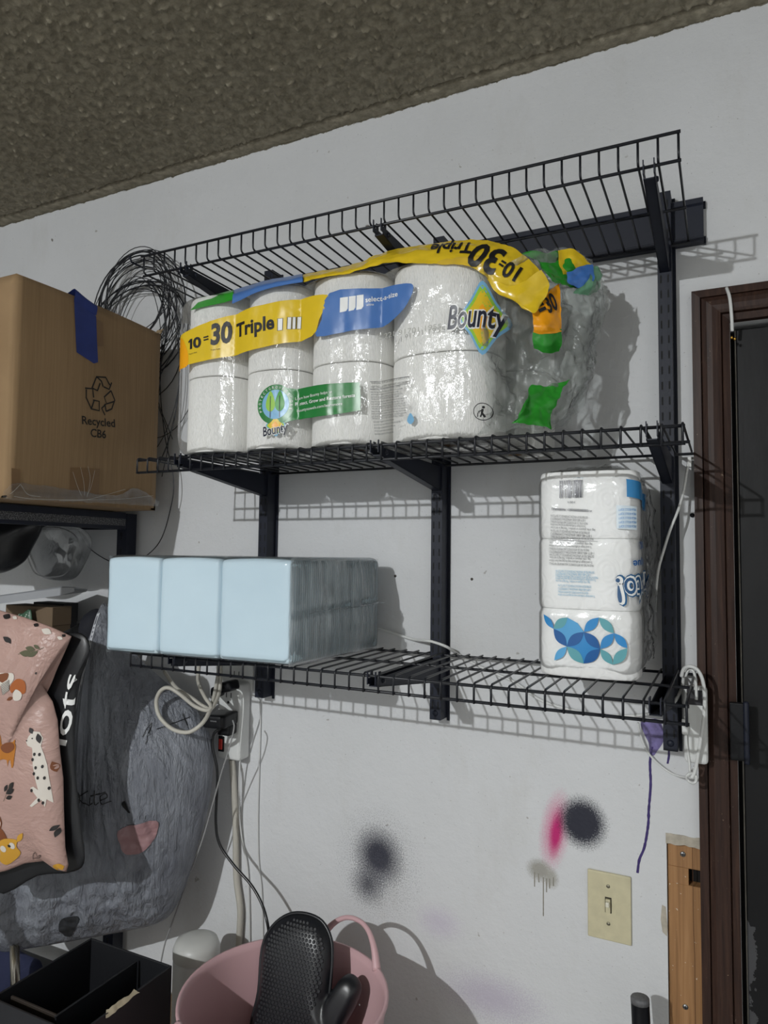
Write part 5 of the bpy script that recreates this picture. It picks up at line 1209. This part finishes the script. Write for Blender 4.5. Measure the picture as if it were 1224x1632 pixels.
# dachshund-like dog in a jumper
sh('dog_print', [(0.0139, 1.3611), (0.019, 1.3479), (0.0338, 1.3399), (0.0507, 1.3444), (0.0586, 1.3549), (0.0553, 1.3636), (0.0411, 1.3639)], MW)
sh('dog_print', [(0.0227, 1.3594), (0.0439, 1.364), (0.0445, 1.354), (0.0363, 1.3468), (0.026, 1.3506)], MB2, .0014)
sh('dog_print', [(0.0307, 1.3442), (0.0473, 1.3542), (0.0512, 1.3355), (0.0375, 1.3257)], MW, .0016, 0)
md('dog_print', join2([ribbon([(a[0]+(b[0]-a[0])*k/6, a[1]+(b[1]-a[1])*k/6), (c_[0]+(d_[0]-c_[0])*k/6, c_[1]+(d_[1]-c_[1])*k/6)], .0006) for (a, b, c_, d_) in ([(0.0322, 1.3432), (0.0489, 1.3521), (0.0374, 1.3268), (0.0511, 1.3366)], [(0.0322, 1.3432), (0.0374, 1.3268), (0.0489, 1.3521), (0.0511, 1.3366)]) for k in range(7)]), MBk, .0019, 0)
sh('dog_print', [(0.0523, 1.3412), (0.0657, 1.3554), (0.0841, 1.3521), (0.0878, 1.3347), (0.0769, 1.3307), (0.0652, 1.3376), (0.0571, 1.3304)], MD, .0012)
sh('dog_print', [(0.0601, 1.3284), (0.0666, 1.3377), (0.0796, 1.332), (0.0774, 1.3208), (0.0634, 1.3186)], MW, .0014); leaf(*[(0.0465, 1.3174), (0.0603, 1.324)], .2, MB2)
md('dog_print', fill(circle(*(0.0167, 1.3624), .0018, 10)), MBk, .0016)
# alpaca
sh('alpaca_print', [(0.0194, 1.2641), (0.0252, 1.2635), (0.0357, 1.2555), (0.0394, 1.2404), (0.0477, 1.2433), (0.0645, 1.247), (0.0704, 1.241), (0.0698, 1.2256), (0.0694, 1.208), (0.0654, 1.2033), (0.0619, 1.2161), (0.0578, 1.2135), (0.0556, 1.2034), (0.0535, 1.2153), (0.038, 1.2137), (0.0359, 1.2003), (0.031, 1.212), (0.0274, 1.1995), (0.0245, 1.1992), (0.0264, 1.217), (0.0198, 1.2319), (0.0171, 1.255)], MO, .0010, 2)
sh('alpaca_print', [(0.0381, 1.2369), (0.0505, 1.2447), (0.0646, 1.2449), (0.0679, 1.2364), (0.0571, 1.2277), (0.0443, 1.2287)], MB2, .0015); leaf(*[(0.0283, 1.2593), (0.0367, 1.2368)], .12, MB2, .0015); leaf(*[(0.0647, 1.2427), (0.0684, 1.2518)], .2, MO); md('alpaca_print', fill(circle(*(0.0206, 1.2687), .0015, 8)), MBk, .0014)
# spotted dog
sh('spotted_dog_print', [(0.096, 1.2586), (0.1024, 1.2679), (0.1135, 1.2667), (0.1195, 1.2563), (0.1174, 1.2431), (0.1236, 1.2286), (0.13, 1.2108), (0.137, 1.1793), (0.1426, 1.1479), (0.1328, 1.1542), (0.1308, 1.1412), (0.1247, 1.1533), (0.109, 1.1408), (0.1048, 1.1424), (0.1177, 1.1568), (0.1046, 1.1726), (0.1099, 1.1753), (0.1184, 1.1698), (0.1119, 1.1906), (0.1067, 1.2118), (0.1039, 1.2397), (0.0954, 1.2433), (0.0923, 1.2495)], MW, .0010, 1)
leaf(*[(0.0966, 1.2739), (0.1026, 1.2635)], .3, MBk, .0016); leaf(*[(0.1109, 1.2643), (0.1158, 1.2473)], .25, MBk, .0016)
for i_, c_ in enumerate([(0.1085, 1.2293), (0.1168, 1.229), (0.1062, 1.2204), (0.1124, 1.2069), (0.1233, 1.2091), (0.1102, 1.197), (0.1283, 1.1902), (0.1174, 1.1901), (0.1075, 1.1686), (0.1359, 1.1728), (0.1206, 1.1528), (0.1277, 1.1483), (0.0935, 1.2518), (0.103, 1.2559)]):
    md('spot_print', fill(circle(c_[0], c_[1], .0022 if i_ < 12 else .0012, 10, .003 if i_ < 12 else .0012)), MBk, .0016, 0)
# fox and kangaroo heads
sh('fox_print', [(0.0146, 1.0727), (0.0223, 1.0868), (0.0333, 1.0948), (0.0473, 1.0965), (0.0566, 1.0825), (0.057, 1.0739), (0.0428, 1.0764), (0.0353, 1.0591), (0.0312, 1.0314), (0.0205, 1.019), (0.0101, 1.0502)], MB2)
leaf(*[(0.0334, 1.0926), (0.0226, 1.1076)], .22, MB2); leaf(*[(0.0445, 1.0962), (0.0433, 1.1189)], .18, MB2); leaf(*[(0.0318, 1.0957), (0.0257, 1.1036)], .2, MW, .0015); leaf(*[(0.0443, 1.1005), (0.0436, 1.1135)], .15, MW, .0015)
sh('fox_print', [(0.0376, 1.0692), (0.0511, 1.0796), (0.0762, 1.0807), (0.0742, 1.0675), (0.0802, 1.0576), (0.0698, 1.0454), (0.0455, 1.0291), (0.0338, 1.0361), (0.0385, 1.0519)], MY, .0013)
for c_ in [(0.0465, 1.0606), (0.0657, 1.0686)]: md('fox_print', fill(circle(c_[0], c_[1], .0058, 14, .0062)), MW, .0018)
leaf(*[(0.0765, 1.0765), (0.0907, 1.0944)], .2, MY, .0012); leaf(*[(0.0573, 1.0696), (0.0631, 1.0661)], .4, MBk, .0024)
sh('corner_print', [(0.1439, 1.0409), (0.1569, 1.047), (0.1654, 1.0377), (0.1618, 1.0298), (0.1497, 1.0312)], MY)
md('signature_print', strokes([[(0.1002, 1.0454), (0.1051, 1.0567), (0.113, 1.0621), (0.1107, 1.0532), (0.124, 1.0593), (0.1163, 1.0518), (0.1028, 1.0479)]], .0009), MBk, .0012, 0)
md('sun_print', fill(circle(*(-0.0071, 1.3983), .010, 20)), MY, .0010)
# dashed edge of the mailer
eb = []
for a, b, m_ in (([(0.0067, 1.4626), (0.0243, 1.4587)]+[0]), ([(0.0762, 1.4495), (0.0876, 1.4466)]+[0]), ([(0.1381, 1.4333), (0.1464, 1.4304)]+[0])):
    leaf(a, b, .25, MBk, .0014)
for a, b in (([(0.0271, 1.4611), (0.0388, 1.457)]), ([(0.0962, 1.4414), (0.1188, 1.4347)]), ([(0.1314, 1.4297), (0.1439, 1.4259)])): leaf(a, b, .2, MW, .0014)

# ---- black open carton at the bottom left
K0, K1, J0, J1, KZ = -1.018, -.832, .742, .932, .900
BCARD = plain('black_carton_card', srgb(22, 23, 27), .5, var=.15, bump=.1)
KB0 = .6212
kc = thing('black_open_box', 'open black cardboard box in the lower left corner', 'box', ((K0+K1)/2, (J0+J1)/2, KB0))
th = .004
ob('right_wall', bbox('right_wall', K1-th, K1, J0, J1, KB0, KZ, .0008, 1), BCARD, kc); ob('left_wall', bbox('left_wall', K0, K0+th, J0, J1, KB0, KZ, .0008, 1), BCARD, kc)
ob('back_wall', bbox('back_wall', K0+th, K1-th, J1-th, J1, KB0, KZ, .0008, 1), BCARD, kc); ob('front_wall', bbox('front_wall', K0+th, K1-th, J0, J0+th, KB0, KZ, .0008, 1), BCARD, kc)
ob('bottom', bbox('bottom', K0+th, K1-th, J0+th, J1-th, KB0, KB0+th, .0008, 1), BCARD, kc)
V = [(K0, J0, KZ), (K1-.002, J0, KZ), (K1-.012, J0-.10, KZ-.035), (K0+.01, J0-.10, KZ-.035)]
V = V+[(x, y+.001, z-.003) for x, y, z in V]
ob('front_flap', mesh('front_flap', V, [(0,1,2,3),(7,6,5,4),(0,4,5,1),(1,5,6,2),(2,6,7,3),(3,7,4,0)], False), plain('worn_black_card', srgb(42, 44, 48), .5, var=.2), kc)
ob('inner_panel', bbox('inner_panel', K0+.006, K0+.115, J0+.03, J0+.034, KB0+.01, KZ-.012, .0008, 1), plain('dark_brown_card', srgb(44, 36, 30), .7), kc)
ob('inner_panel', bbox('inner_panel', K0+.116, K0+.120, J0+.02, J1-.01, KB0+.01, KZ-.004, .0008, 1), BCARD, kc)
ob('torn_edge', net('torn_edge', [[(K1-.003, J0+.055, KZ+.002), (K1-.002, J0+.08, KZ+.004), (K1-.002, J0+.11, KZ+.003)], [(K1+.003, J0+.05, KZ-.004), (K1+.004, J0+.08, KZ-.003), (K1+.003, J0+.115, KZ-.002)]], 6, 16, .002, 120, 5), plain('torn_paper', srgb(176, 164, 140), .9), kc)
# chrome tube and blue cloth behind it
solo('chrome_tube', mesh('chrome_tube', *tube_data([(-1.2902, 1.0, 0.638), (-1.3055, 1.0, 0.7857)], .009, 12)), plain('chrome', srgb(170, 165, 155), .25, .9), 'short metal tube below the grey bag at the left edge', 'tube')
f_ = Frame((-1.3864, 1.06, 0.6855), (1, 0, 0), (0, 0, 1))
solo('blue_cloth', from_bm('blue_cloth', pillow(smooth2([(-.15, .03), (-.05, .045), (.05, .04), (.09, .03), (.10, -.05), (.06, -.12), (-.06, -.12), (-.15, -.08)], 4), .02, .03, f_, 10, 2.5, .006, 20, 3)), plain('dark_blue_cloth', srgb(26, 32, 62), .85, bump=.3), 'dark blue cloth behind the open black box', 'cloth')
# white jar
jp = (-0.9399, 1.1, 0.8098)
j = thing('white_jar', 'white rounded plastic jar between black box and pink tub', 'jar', (jp[0], 1.12, .6225))
jz = jp[2]
ob('jar_body', lathe('jar_body', [(0, .6225), (.043, .6225), (.044, .63), (.044, jz-.02), (.040, jz-.008), (0, jz-.008)], 32, (jp[0], 1.12, 0)), WHITEP, j)
ob('jar_lid', lathe('jar_lid', [(.0447, jz-.012), (.0447, jz+.004), (.040, jz+.016), (.024, jz+.023), (0, jz+.024)], 32, (jp[0], 1.12, 0)), plain('lid_plastic', srgb(200, 200, 196), .4), j)
# bench that carries the things along the bottom edge
bn = thing('work_bench', 'low workbench under the pink tub along the white wall', 'bench', (-.7, 1.0, 0))
BENM = plain('bench_board', srgb(120, 96, 70), .7, bump=.2)
ob('bench_top', bbox('bench_top', -1.235, -.36, .74, 1.235, .595, .62, .003, 2), BENM, bn)
for x in (-1.215, -.40):
    for y in (.76, 1.20): ob('leg', bbox('leg', x-.02, x+.02, y-.02, y+.02, 0, .5945, .002, 1), BENM, bn)

# ================================================================== PINK TUB AND OVEN MITT
TC = (-.620, .945); TZ = .908; TR_ = .1595; tb0 = .6222
t = NT('pink_tub_plastic'); co = t.coord(); t.set(Roughness=.42)
t.col(t.ramp(t.noise(co, 5, 3), [(.3, srgb(200, 162, 166)), (.7, srgb(208, 171, 174))])); PINKP = t.m
tub = thing('pink_tub', 'flexible pink plastic tub with loop handles at the bottom edge', 'tub', (TC[0], TC[1], tb0))
ob('tub_body', lathe('tub_body', [(0, tb0), (.105, tb0), (.115, tb0+.008), (.145, TZ-.10), (TR_-.003, TZ-.012), (TR_+.001, TZ-.004), (TR_+.0005, TZ), (TR_-.004, TZ), (TR_-.0065, TZ-.012), (.140, TZ-.10), (.110, tb0+.012), (.10, tb0+.006), (0, tb0+.006)], 64, (*TC, 0)), PINKP, tub)
def handle(an, up=.050, out=.010):
    pts = []
    for k in range(13):
        s = (k/12-.5)*2; a = an+s*.43
        h = up*(1-abs(s)**2.4); r = TR_-.002+out*(1-s*s)
        pts.append((TC[0]+r*math.cos(a), TC[1]+r*math.sin(a), TZ-.006+h))
    return mesh('handle', *tube_data(catmull(pts, 4), lambda q: .0040+.0035*abs(q*2-1)**3, 10))
ob('handle', handle(math.radians(77)), PINKP, tub); ob('handle', handle(math.radians(257), .004, .034), PINKP, tub)
ob('white_mark', mesh('white_mark', [(TC[0]+.125*math.cos(.9), TC[1]+.125*math.sin(.9), TZ-.05), (TC[0]+.1252*math.cos(.86), TC[1]+.1252*math.sin(.86), TZ-.049), (TC[0]+.1252*math.cos(.86), TC[1]+.1252*math.sin(.86), TZ-.047), (TC[0]+.125*math.cos(.9), TC[1]+.125*math.sin(.9), TZ-.048)], [(0,1,2,3)]), WHITEP, tub)
# mitt
TA = math.radians(4.); FT2 = Frame((-.62, .7275, 0), (math.cos(TA), math.sin(TA), 0), (0, 0, 1)); FT2.V = Vector((0, .35, 1)); FT2.N = FT2.U.cross(FT2.V).normalized()
t = NT('black_silicone'); co = t.coord(); t.set(Roughness=.36)
t.col(srgb(25, 26, 31)); t.nrm(t.bump(t.noise(co, 900, 2), .08, .0005)); SIL = t.m
t = NT('black_silicone_smooth'); t.col(srgb(24, 25, 29)); t.set(Roughness=.34); SILS = t.m
body = smooth2([(-0.0913, 0.747), (-0.0989, 0.8008), (-0.0963, 0.8452), (-0.1048, 0.9047), (-0.0933, 0.9373), (-0.0665, 0.9591), (-0.0339, 0.9656), (-0.0027, 0.9601), (0.0182, 0.94), (0.0266, 0.9114), (0.0308, 0.8703), (0.031, 0.8538), (0.044, 0.8242), (0.0557, 0.7796)], 4)
thumb = smooth2([(0.0153, 0.8021), (0.0196, 0.8434), (0.0341, 0.8709), (0.0465, 0.8924), (0.0618, 0.9004), (0.0775, 0.8942), (0.0834, 0.8806), (0.0753, 0.8547), (0.0644, 0.8324), (0.0542, 0.8026)], 4)
mt_ = thing('oven_mitt', 'black silicone oven mitt with honeycomb palm standing in the pink tub', 'oven mitt', tuple(FT2.p(.0, .75)))
bmA = pillow(body, .018, .024, FT2, 12, 5); bmB = pillow(thumb, .014, .020, FT2, 10, 5)
bm = join2([bmA, bmB]); mme2 = from_bm('mitt_body', bm)
mo_ = ob('mitt_body', mme2, SILS, mt_)
rm = mo_.modifiers.new('merge', 'REMESH'); rm.mode = 'VOXEL'; rm.voxel_size = .0028; rm.use_smooth_shade = True
sm_ = mo_.modifiers.new('soften', 'SMOOTH'); sm_.factor = .5; sm_.iterations = 6
palm = smooth2([(-0.0754, 0.7585), (-0.0829, 0.8042), (-0.0837, 0.8435), (-0.0918, 0.9027), (-0.0832, 0.9319), (-0.0599, 0.9521), (-0.0344, 0.9574), (-0.0092, 0.9519), (0.0089, 0.934), (0.0164, 0.9053), (0.0188, 0.8679), (0.0144, 0.8464), (0.0119, 0.8174), (0.0162, 0.7786)], 4)
dgm = bvh(mme2)
def inside(x, y, poly):
    c_ = False
    for i in range(len(poly)):
        (ax_, ay_), (bx_, by_) = poly[i-1], poly[i]
        if (ay_ > y) != (by_ > y) and x < (bx_-ax_)*(y-ay_)/(by_-ay_)+ax_: c_ = not c_
    return c_
hv = []; hf = []; hr = .0036; xs_ = [p[0] for p in palm]; ys_ = [p[1] for p in palm]
row = 0; y = min(ys_)
while y < max(ys_):
    x = min(xs_)+(hr*.9 if row % 2 else 0)
    while x < max(xs_):
        if inside(x, y, palm):
            hit = dgm.ray_cast(FT2.p(x, y, .2), -FT2.N, .4)
            if hit[0] is not None:
                k0 = len(hv); w0 = (hit[0]-FT2.O).dot(FT2.N)
                for rr_, of in ((hr*.93, -.0008), (hr*.62, .0009)):
                    hv += [FT2.p(x+rr_*math.sin(math.pi/3*q), y+rr_*math.cos(math.pi/3*q), w0+of) for q in range(6)]
                hf += [(k0+q, k0+(q+1) % 6, k0+6+(q+1) % 6, k0+6+q) for q in range(6)]+[tuple(k0+6+q for q in range(6))]
        x += hr*1.8
    y += hr*1.56; row += 1
hg_ = ob('palm_grip', mesh('palm_grip', hv, hf, False), SIL, mt_, kind='stuff'); hg_['label'] = 'honeycomb grip of the palm'
ob('edge_ridge', mesh('edge_ridge', *tube_data([FT2.p(u, v, .004) for u, v in body[2:46]], .0030, 8)), SILS, mt_)

# ================================================================== POWER STRIP, PLUGS AND CORDS
px0, pz1 = (-1.001, 1.2823); px1, pz0 = (-0.9357, 1.1372)
pxa, pxb = (-0.9774, 1.215, 1.2216)[0], (-0.9183, 1.215, 1.2283)[0]; pza, pzb = (-0.9451, 1.215, 1.146)[2], (-0.9501, 1.215, 1.3058)[2]
ps = thing('power_strip', 'white vertical power strip with red switch on the wall below the blue pack', 'power strip', ((pxa+pxb)/2, WY, pza))
ob('strip_body', bbox('strip_body', pxa, pxb, 1.212, 1.2485, pza, pzb, .006, 3), WHITEP, ps)
xm = (pxa+pxb)/2
sz = (-0.9569, 1.212, 1.1776)[2]
ob('switch_bezel', bbox('switch_bezel', pxa+.005, pxa+.020, 1.2095, 1.2125, sz-.016, sz+.016, .001, 1), BLACKP, ps)
ob('red_switch', bbox('red_switch', pxa+.008, pxa+.017, 1.2075, 1.2100, sz-.011, sz+.011, .001, 1), plain('red_rocker', srgb(200, 54, 44), .35), ps)
oz = (-0.9371, 1.212, 1.2814)[2]
ob('socket_slots', MB().box(xm-.008, xm-.0065, 1.2112, 1.2122, oz-.006, oz+.004).box(xm+.004, xm+.0055, 1.2112, 1.2122, oz-.006, oz+.004).me('socket_slots'), INK, ps)
ob('socket_hole', lathe('socket_hole', [(0, -.0005), (.0028, -.0005), (.0028, .0005)], 12), INK, ps, (xm-.002, 1.2116, oz-.016), (-math.pi/2, 0, 0))
# wall outlet plate above
ox0, ox1 = (-0.9855, 1.3352)[0], (-0.925, 1.3399)[0]; oz0, oz1 = (-0.9534, 1.284)[1]+.002, (-0.9534, 1.284)[1]+.112
ot = thing('wall_outlet', 'white wall outlet plate behind the bottom shelf, above the power strip', 'outlet', ((ox0+ox1)/2, WY, oz0))
ob('plate', bbox('plate', ox0-.012, ox1+.012, 1.245, 1.2499, oz0, oz1, .0015, 2), WHITEP, ot)
for dz in (.034, .078): ob('socket_slots', MB().box((ox0+ox1)/2-.007, (ox0+ox1)/2-.0055, 1.2444, 1.2452, oz0+dz-.005, oz0+dz+.005).box((ox0+ox1)/2+.0055, (ox0+ox1)/2+.007, 1.2444, 1.2452, oz0+dz-.005, oz0+dz+.005).me('socket_slots'), INK, ot)
# black plug (upper) and black adapter (lower)
def oriented(name, c, ax, sx, sy, sz_, r, mat, parent, tilt=0):
    bm = rounded_box(sx/2, sy/2, sz_/2, r, 6)
    M_ = Matrix.Translation(c) @ Matrix.Rotation(ax, 4, 'Z') @ Matrix.Rotation(tilt, 4, 'Y')
    bmesh.ops.transform(bm, matrix=M_, verts=bm.verts); return ob(name, from_bm(name, bm), mat, parent)
pg = thing('black_plug', 'black angled plug at the top of the power strip', 'plug', (-0.9472, 1.2, 1.2773))
oriented('plug_head', (-0.9384, 1.192, 1.3027), .0, .042, .035, .022, .006, BLACKP, pg, -.25); oriented('plug_tail', (-0.9529, 1.18, 1.293), .0, .022, .026, .020, .006, BLACKP, pg)
ad = thing('black_adapter', 'black charger cube plugged into the middle of the power strip', 'charger', (-0.9373, 1.18, 1.2142))
oriented('cube', (-0.9413, 1.178, 1.2383), .15, .048, .060, .027, .004, BLACKP, ad); oriented('plug_head', (-0.938, 1.195, 1.2147), .1, .030, .030, .022, .004, BLACKP, ad)
ob('lettering', from_bm('lettering', text_bm('SAMSUNG', (0, 0), (.014, 0), .0026)), plain('grey_lettering', srgb(150, 150, 152), .5), ad, (-0.9434, 1.147, 1.2393), (math.pi/2, 0, .15))
CG = plain('beige_cable', srgb(188, 184, 174), .5, var=.08); BC = plain('black_cable', srgb(18, 18, 20), .3)
def cord(name, pts, r, mat, label, cat='cable', n=8, seg=8, group=None): return solo(name, tube(name, pts, r, seg, False, n), mat, label, cat, group)
cord('supply_cable', [(-0.9548, 1.236, 1.1394), (-0.9519, 1.238, 1.1012), (-0.9464, 1.24, 1.0362), (-0.9428, 1.24, 0.9718), (-0.9388, 1.24, 0.8952), (-0.9272, 1.24, 0.8337), (-0.9285, 1.24, 0.7699), (-0.9295, 1.24, 0.6938), (-0.928, 1.24, 0.5938)], .0068, CG, 'thick beige cable running down the wall from the power strip')
cord('charger_cable', [(-0.9344, 1.17, 1.223), (-0.9476, 1.165, 1.2099), (-0.95, 1.165, 1.1844), (-0.9373, 1.165, 1.1421), (-0.9359, 1.165, 1.0987), (-0.937, 1.165, 1.0364), (-0.9261, 1.165, 0.9951), (-0.8905, 1.165, 0.9615), (-0.8469, 1.165, 0.9319), (-0.8172, 1.16, 0.9049), (-0.7962, 1.15, 0.879), (-0.7896, 1.15, 0.846), (-0.7872, 1.15, 0.8121), (-0.7843, 1.15, 0.7558)], .0030, BC, 'black glossy cable hanging from the charger towards the oven mitt')
cord('braided_cable', [(-0.8853, 1.145, 1.2487), (-0.878, 1.14, 1.2359), (-0.8876, 1.14, 1.1982), (-0.9154, 1.15, 1.1369), (-0.9435, 1.16, 1.0679), (-0.9668, 1.16, 0.9955), (-1.0042, 1.165, 0.9115), (-1.0392, 1.17, 0.8327), (-1.064, 1.17, 0.7701), (-1.0773, 1.17, 0.7162)], .0016, plain('grey_braid', srgb(150, 150, 150), .7, bump=.6, bscale=900), 'thin grey braided cable slanting down in front of the grey bag')
cord('wall_cable', [(-0.9234, 1.2, 1.2976), (-0.8979, 1.19, 1.2927), (-0.8938, 1.19, 1.2614), (-0.9133, 1.21, 1.1913), (-0.9263, 1.225, 1.1344), (-0.9351, 1.238, 1.0387), (-0.9295, 1.244, 0.9729), (-0.9158, 1.245, 0.9236), (-0.9088, 1.245, 0.8484), (-0.9043, 1.245, 0.7481), (-0.9014, 1.245, 0.6485)], .0018, WHITEP, 'thin white cord running down beside the thick beige cable')
cord('wall_cable', [(-0.8938, 1.246, 1.2666), (-0.8911, 1.246, 1.225), (-0.8918, 1.246, 1.1338), (-0.8921, 1.246, 1.0304), (-0.8881, 1.246, 0.9415), (-0.8784, 1.246, 0.8799), (-0.8726, 1.246, 0.7806), (-0.8677, 1.246, 0.6574)], .0012, WHITEP, 'thin white cord below the left upright on the wall')
cord('white_extension_cord', [(-1.0117, 1.19, 1.3518), (-0.988, 1.16, 1.3149), (-0.9453, 1.13, 1.2922), (-0.9206, 1.12, 1.278), (-0.9214, 1.11, 1.2712), (-0.9446, 1.1, 1.2792), (-0.9719, 1.085, 1.3035), (-0.9951, 1.08, 1.3131), (-1.0112, 1.075, 1.3051), (-1.0201, 1.075, 1.2822), (-1.0091, 1.075, 1.2552), (-0.9761, 1.075, 1.2359), (-0.9411, 1.08, 1.233), (-0.9192, 1.09, 1.2477), (-0.9181, 1.11, 1.2643), (-0.9311, 1.14, 1.2856), (-0.9472, 1.17, 1.317), (-0.958, 1.19, 1.3519)], .0040, CG, 'thick white extension cord looped in front of the grey bag')
cord('white_extension_cord', [(-1.0713, 1.15, 1.3288), (-1.012, 1.12, 1.3063), (-0.9617, 1.11, 1.2916), (-0.9337, 1.115, 1.2763), (-0.9174, 1.12, 1.2746), (-0.932, 1.16, 1.3009), (-0.955, 1.19, 1.3586)], .0038, CG, 'second thick white cord crossing above the cord loop')
# white cord along the wall behind the bottom shelf
cord('white_power_cord', [(-0.6743, 1.243, 1.4534), (-0.6043, 1.243, 1.435), (-0.5427, 1.24, 1.4209), (-0.5013, 1.212, 1.4229), (-0.4859, 1.211, 1.4217), (-0.4589, 1.211, 1.4144), (-0.4475, 1.24, 1.3981), (-0.4131, 1.246, 1.3805), (-0.3658, 1.246, 1.3641), (-0.337, 1.246, 1.3533), (-0.2978, 1.246, 1.3296), (-0.2489, 1.246, 1.3185), (-0.1914, 1.246, 1.3141), (-0.1461, 1.246, 1.318), (-0.1244, 1.236, 1.3243), (-0.1087, 1.211, 1.3339), (-0.0974, 1.2105, 1.3391), (-0.0787, 1.21, 1.3509), (-0.0665, 1.225, 1.373), (-0.0633, 1.24, 1.3937), (-0.0559, 1.246, 1.4065)], .0026, WHITEP, 'white cord sagging along the wall behind the bottom shelf')
# white box hung at the corner beside the door
wb0, wb1 = (-0.0635, 1.21, 1.2657), (-0.0286, 1.21, 1.4001)
wbx = thing('white_adapter_box', 'white plastic box hanging at the right end of the bottom shelf', 'box', ((wb0[0]+wb1[0])/2, 1.21, wb0[2]))
ob('shell', bbox('shell', wb0[0]+.001, wb1[0], 1.196, 1.2205, wb0[2], wb1[2]-.018, .006, 3), WHITEP, wbx)
ob('vent_gap', bbox('vent_gap', wb0[0]+.006, wb1[0]-.005, 1.1955, 1.1975, wb1[2]-.045, wb1[2]-.022, .0005, 1), plain('dark_gap', srgb(48, 46, 50), .6), wbx)
cord('white_lead', [(-0.0638, 1.18, 1.3996), (-0.0598, 1.175, 1.412), (-0.0508, 1.17, 1.4172), (-0.0404, 1.17, 1.4124), (-0.0338, 1.172, 1.3968), (-0.0317, 1.175, 1.3733), (-0.033, 1.178, 1.3446), (-0.0369, 1.18, 1.3159), (-0.0418, 1.185, 1.2861), (-0.0468, 1.19, 1.258), (-0.0522, 1.19, 1.246)], .0028, WHITEP, 'white lead looping over the shelf corner and down the white box')
cord('white_lead', [(-0.0587, 1.185, 1.3993), (-0.053, 1.18, 1.4109), (-0.046, 1.178, 1.4071), (-0.0436, 1.178, 1.3903), (-0.0431, 1.18, 1.3666)], .0022, WHITEP, 'short white lead hooked over the shelf corner beside the door')
cord('white_lead', [(-0.1332, 1.235, 1.3104), (-0.13, 1.24, 1.2895), (-0.1196, 1.24, 1.2645), (-0.1026, 1.24, 1.2468), (-0.0836, 1.235, 1.2369), (-0.0664, 1.225, 1.2363), (-0.0548, 1.21, 1.244), (-0.0488, 1.2, 1.2608)], .0018, WHITEP, 'thin white lead sagging past the purple paint run')
cord('white_lead', [(-0.0597, 1.19, 1.3394), (-0.0591, 1.19, 1.3205), (-0.0586, 1.192, 1.2964), (-0.0555, 1.195, 1.2724), (-0.0541, 1.195, 1.2481)], .0020, WHITEP, 'short white lead hanging in front of the right upright foot')
solo('white_connector', bbox('white_connector', *(lambda a, b: (a[0], b[0], 1.186, 1.196, a[2], b[2]))((-0.0646, 1.19, 1.3104), (-0.0554, 1.19, 1.3342)), .002, 2), WHITEP, 'small white connector beside the foot of the right upright', 'connector')
kn = (-0.0522, 1.19, 1.246)
solo('cable_knot', mesh('cable_knot', *tube_data([(kn[0]+.007*math.cos(a), kn[1]+.003*math.sin(2*a), kn[2]+.007*math.sin(a)) for a in [2*math.pi*k/24 for k in range(24)]], .0022, 8, True)), WHITEP, 'small white ring of knotted lead beside the door frame', 'cable')
cord('white_phone_lead', [(-0.0487, 1.228, 1.744), (-0.0515, 1.225, 1.7336), (-0.0543, 1.22, 1.7159), (-0.0594, 1.22, 1.6857), (-0.0673, 1.205, 1.6546), (-0.0784, 1.2, 1.6246), (-0.089, 1.2, 1.5897), (-0.0958, 1.2, 1.5647), (-0.1003, 1.205, 1.5345), (-0.1031, 1.21, 1.4942)], .0021, WHITEP, 'white lead coming from the door frame across the right upright')
solo('white_clip', bbox('white_clip', *(lambda a, b: (a[0], b[0], 1.224, 1.236, a[2], b[2]))((-0.0528, 1.23, 1.7271), (-0.047, 1.23, 1.7442)), .001, 1), WHITEP, 'small white clip on the door frame above the lead', 'clip')
solo('black_nail', lathe('black_nail', [(0, -.003), (.0032, -.0025), (.0036, 0), (.0036, .004)], 12, (0, 0, 0)), BLACKP, 'black round screw head in the wall beside the door frame', 'screw').location = (-0.0479, 1.246, 1.6506)
bpy.data.objects['black_nail'].rotation_euler = (-math.pi/2, 0, 0)
# black rod leaning at the lower right
r0, r1 = Vector((-0.1275, 1.17, 0.9105)), Vector((-.085, 1.10, .012))
rod = thing('black_rod', 'black round handle end leaning on the wall below the light switch', 'handle', tuple(r1))
ob('shaft', mesh('shaft', *tube_data([r1, r0+(r1-r0)*.004], .0135, 16)), BLACKP, rod)
dd = (r0-r1).normalized()
ob('end_cap', mesh('end_cap', *tube_data([r0-dd*.004, r0+dd*.003, r0+dd*.005], lambda q: .0138 if q < .6 else .0125, 16)), plain('grey_worn_cap', srgb(96, 96, 98), .6, var=.3, vscale=200), rod)
# small nails and anchors in the wall
for px, lb in (((-0.5818, 1.5391), 'small dark screw hole in the wall right of the blue pack'), ((-0.4248, 1.537), 'small dark anchor in the wall between centre upright and toilet paper'), ((-0.241, 1.8462), 'small dark anchor in the wall beside the torn wrap')):
    s_ = solo('wall_anchor', lathe('wall_anchor', [(0, -.0006), (.0016, -.0006), (.0030, 0), (.0030, .001)], 10), plain('anchor', srgb(60, 54, 48), .6), lb, 'screw')
    s_.rotation_euler = (-math.pi/2, 0, 0); s_.location = (px[0], 1.2495, px[1])
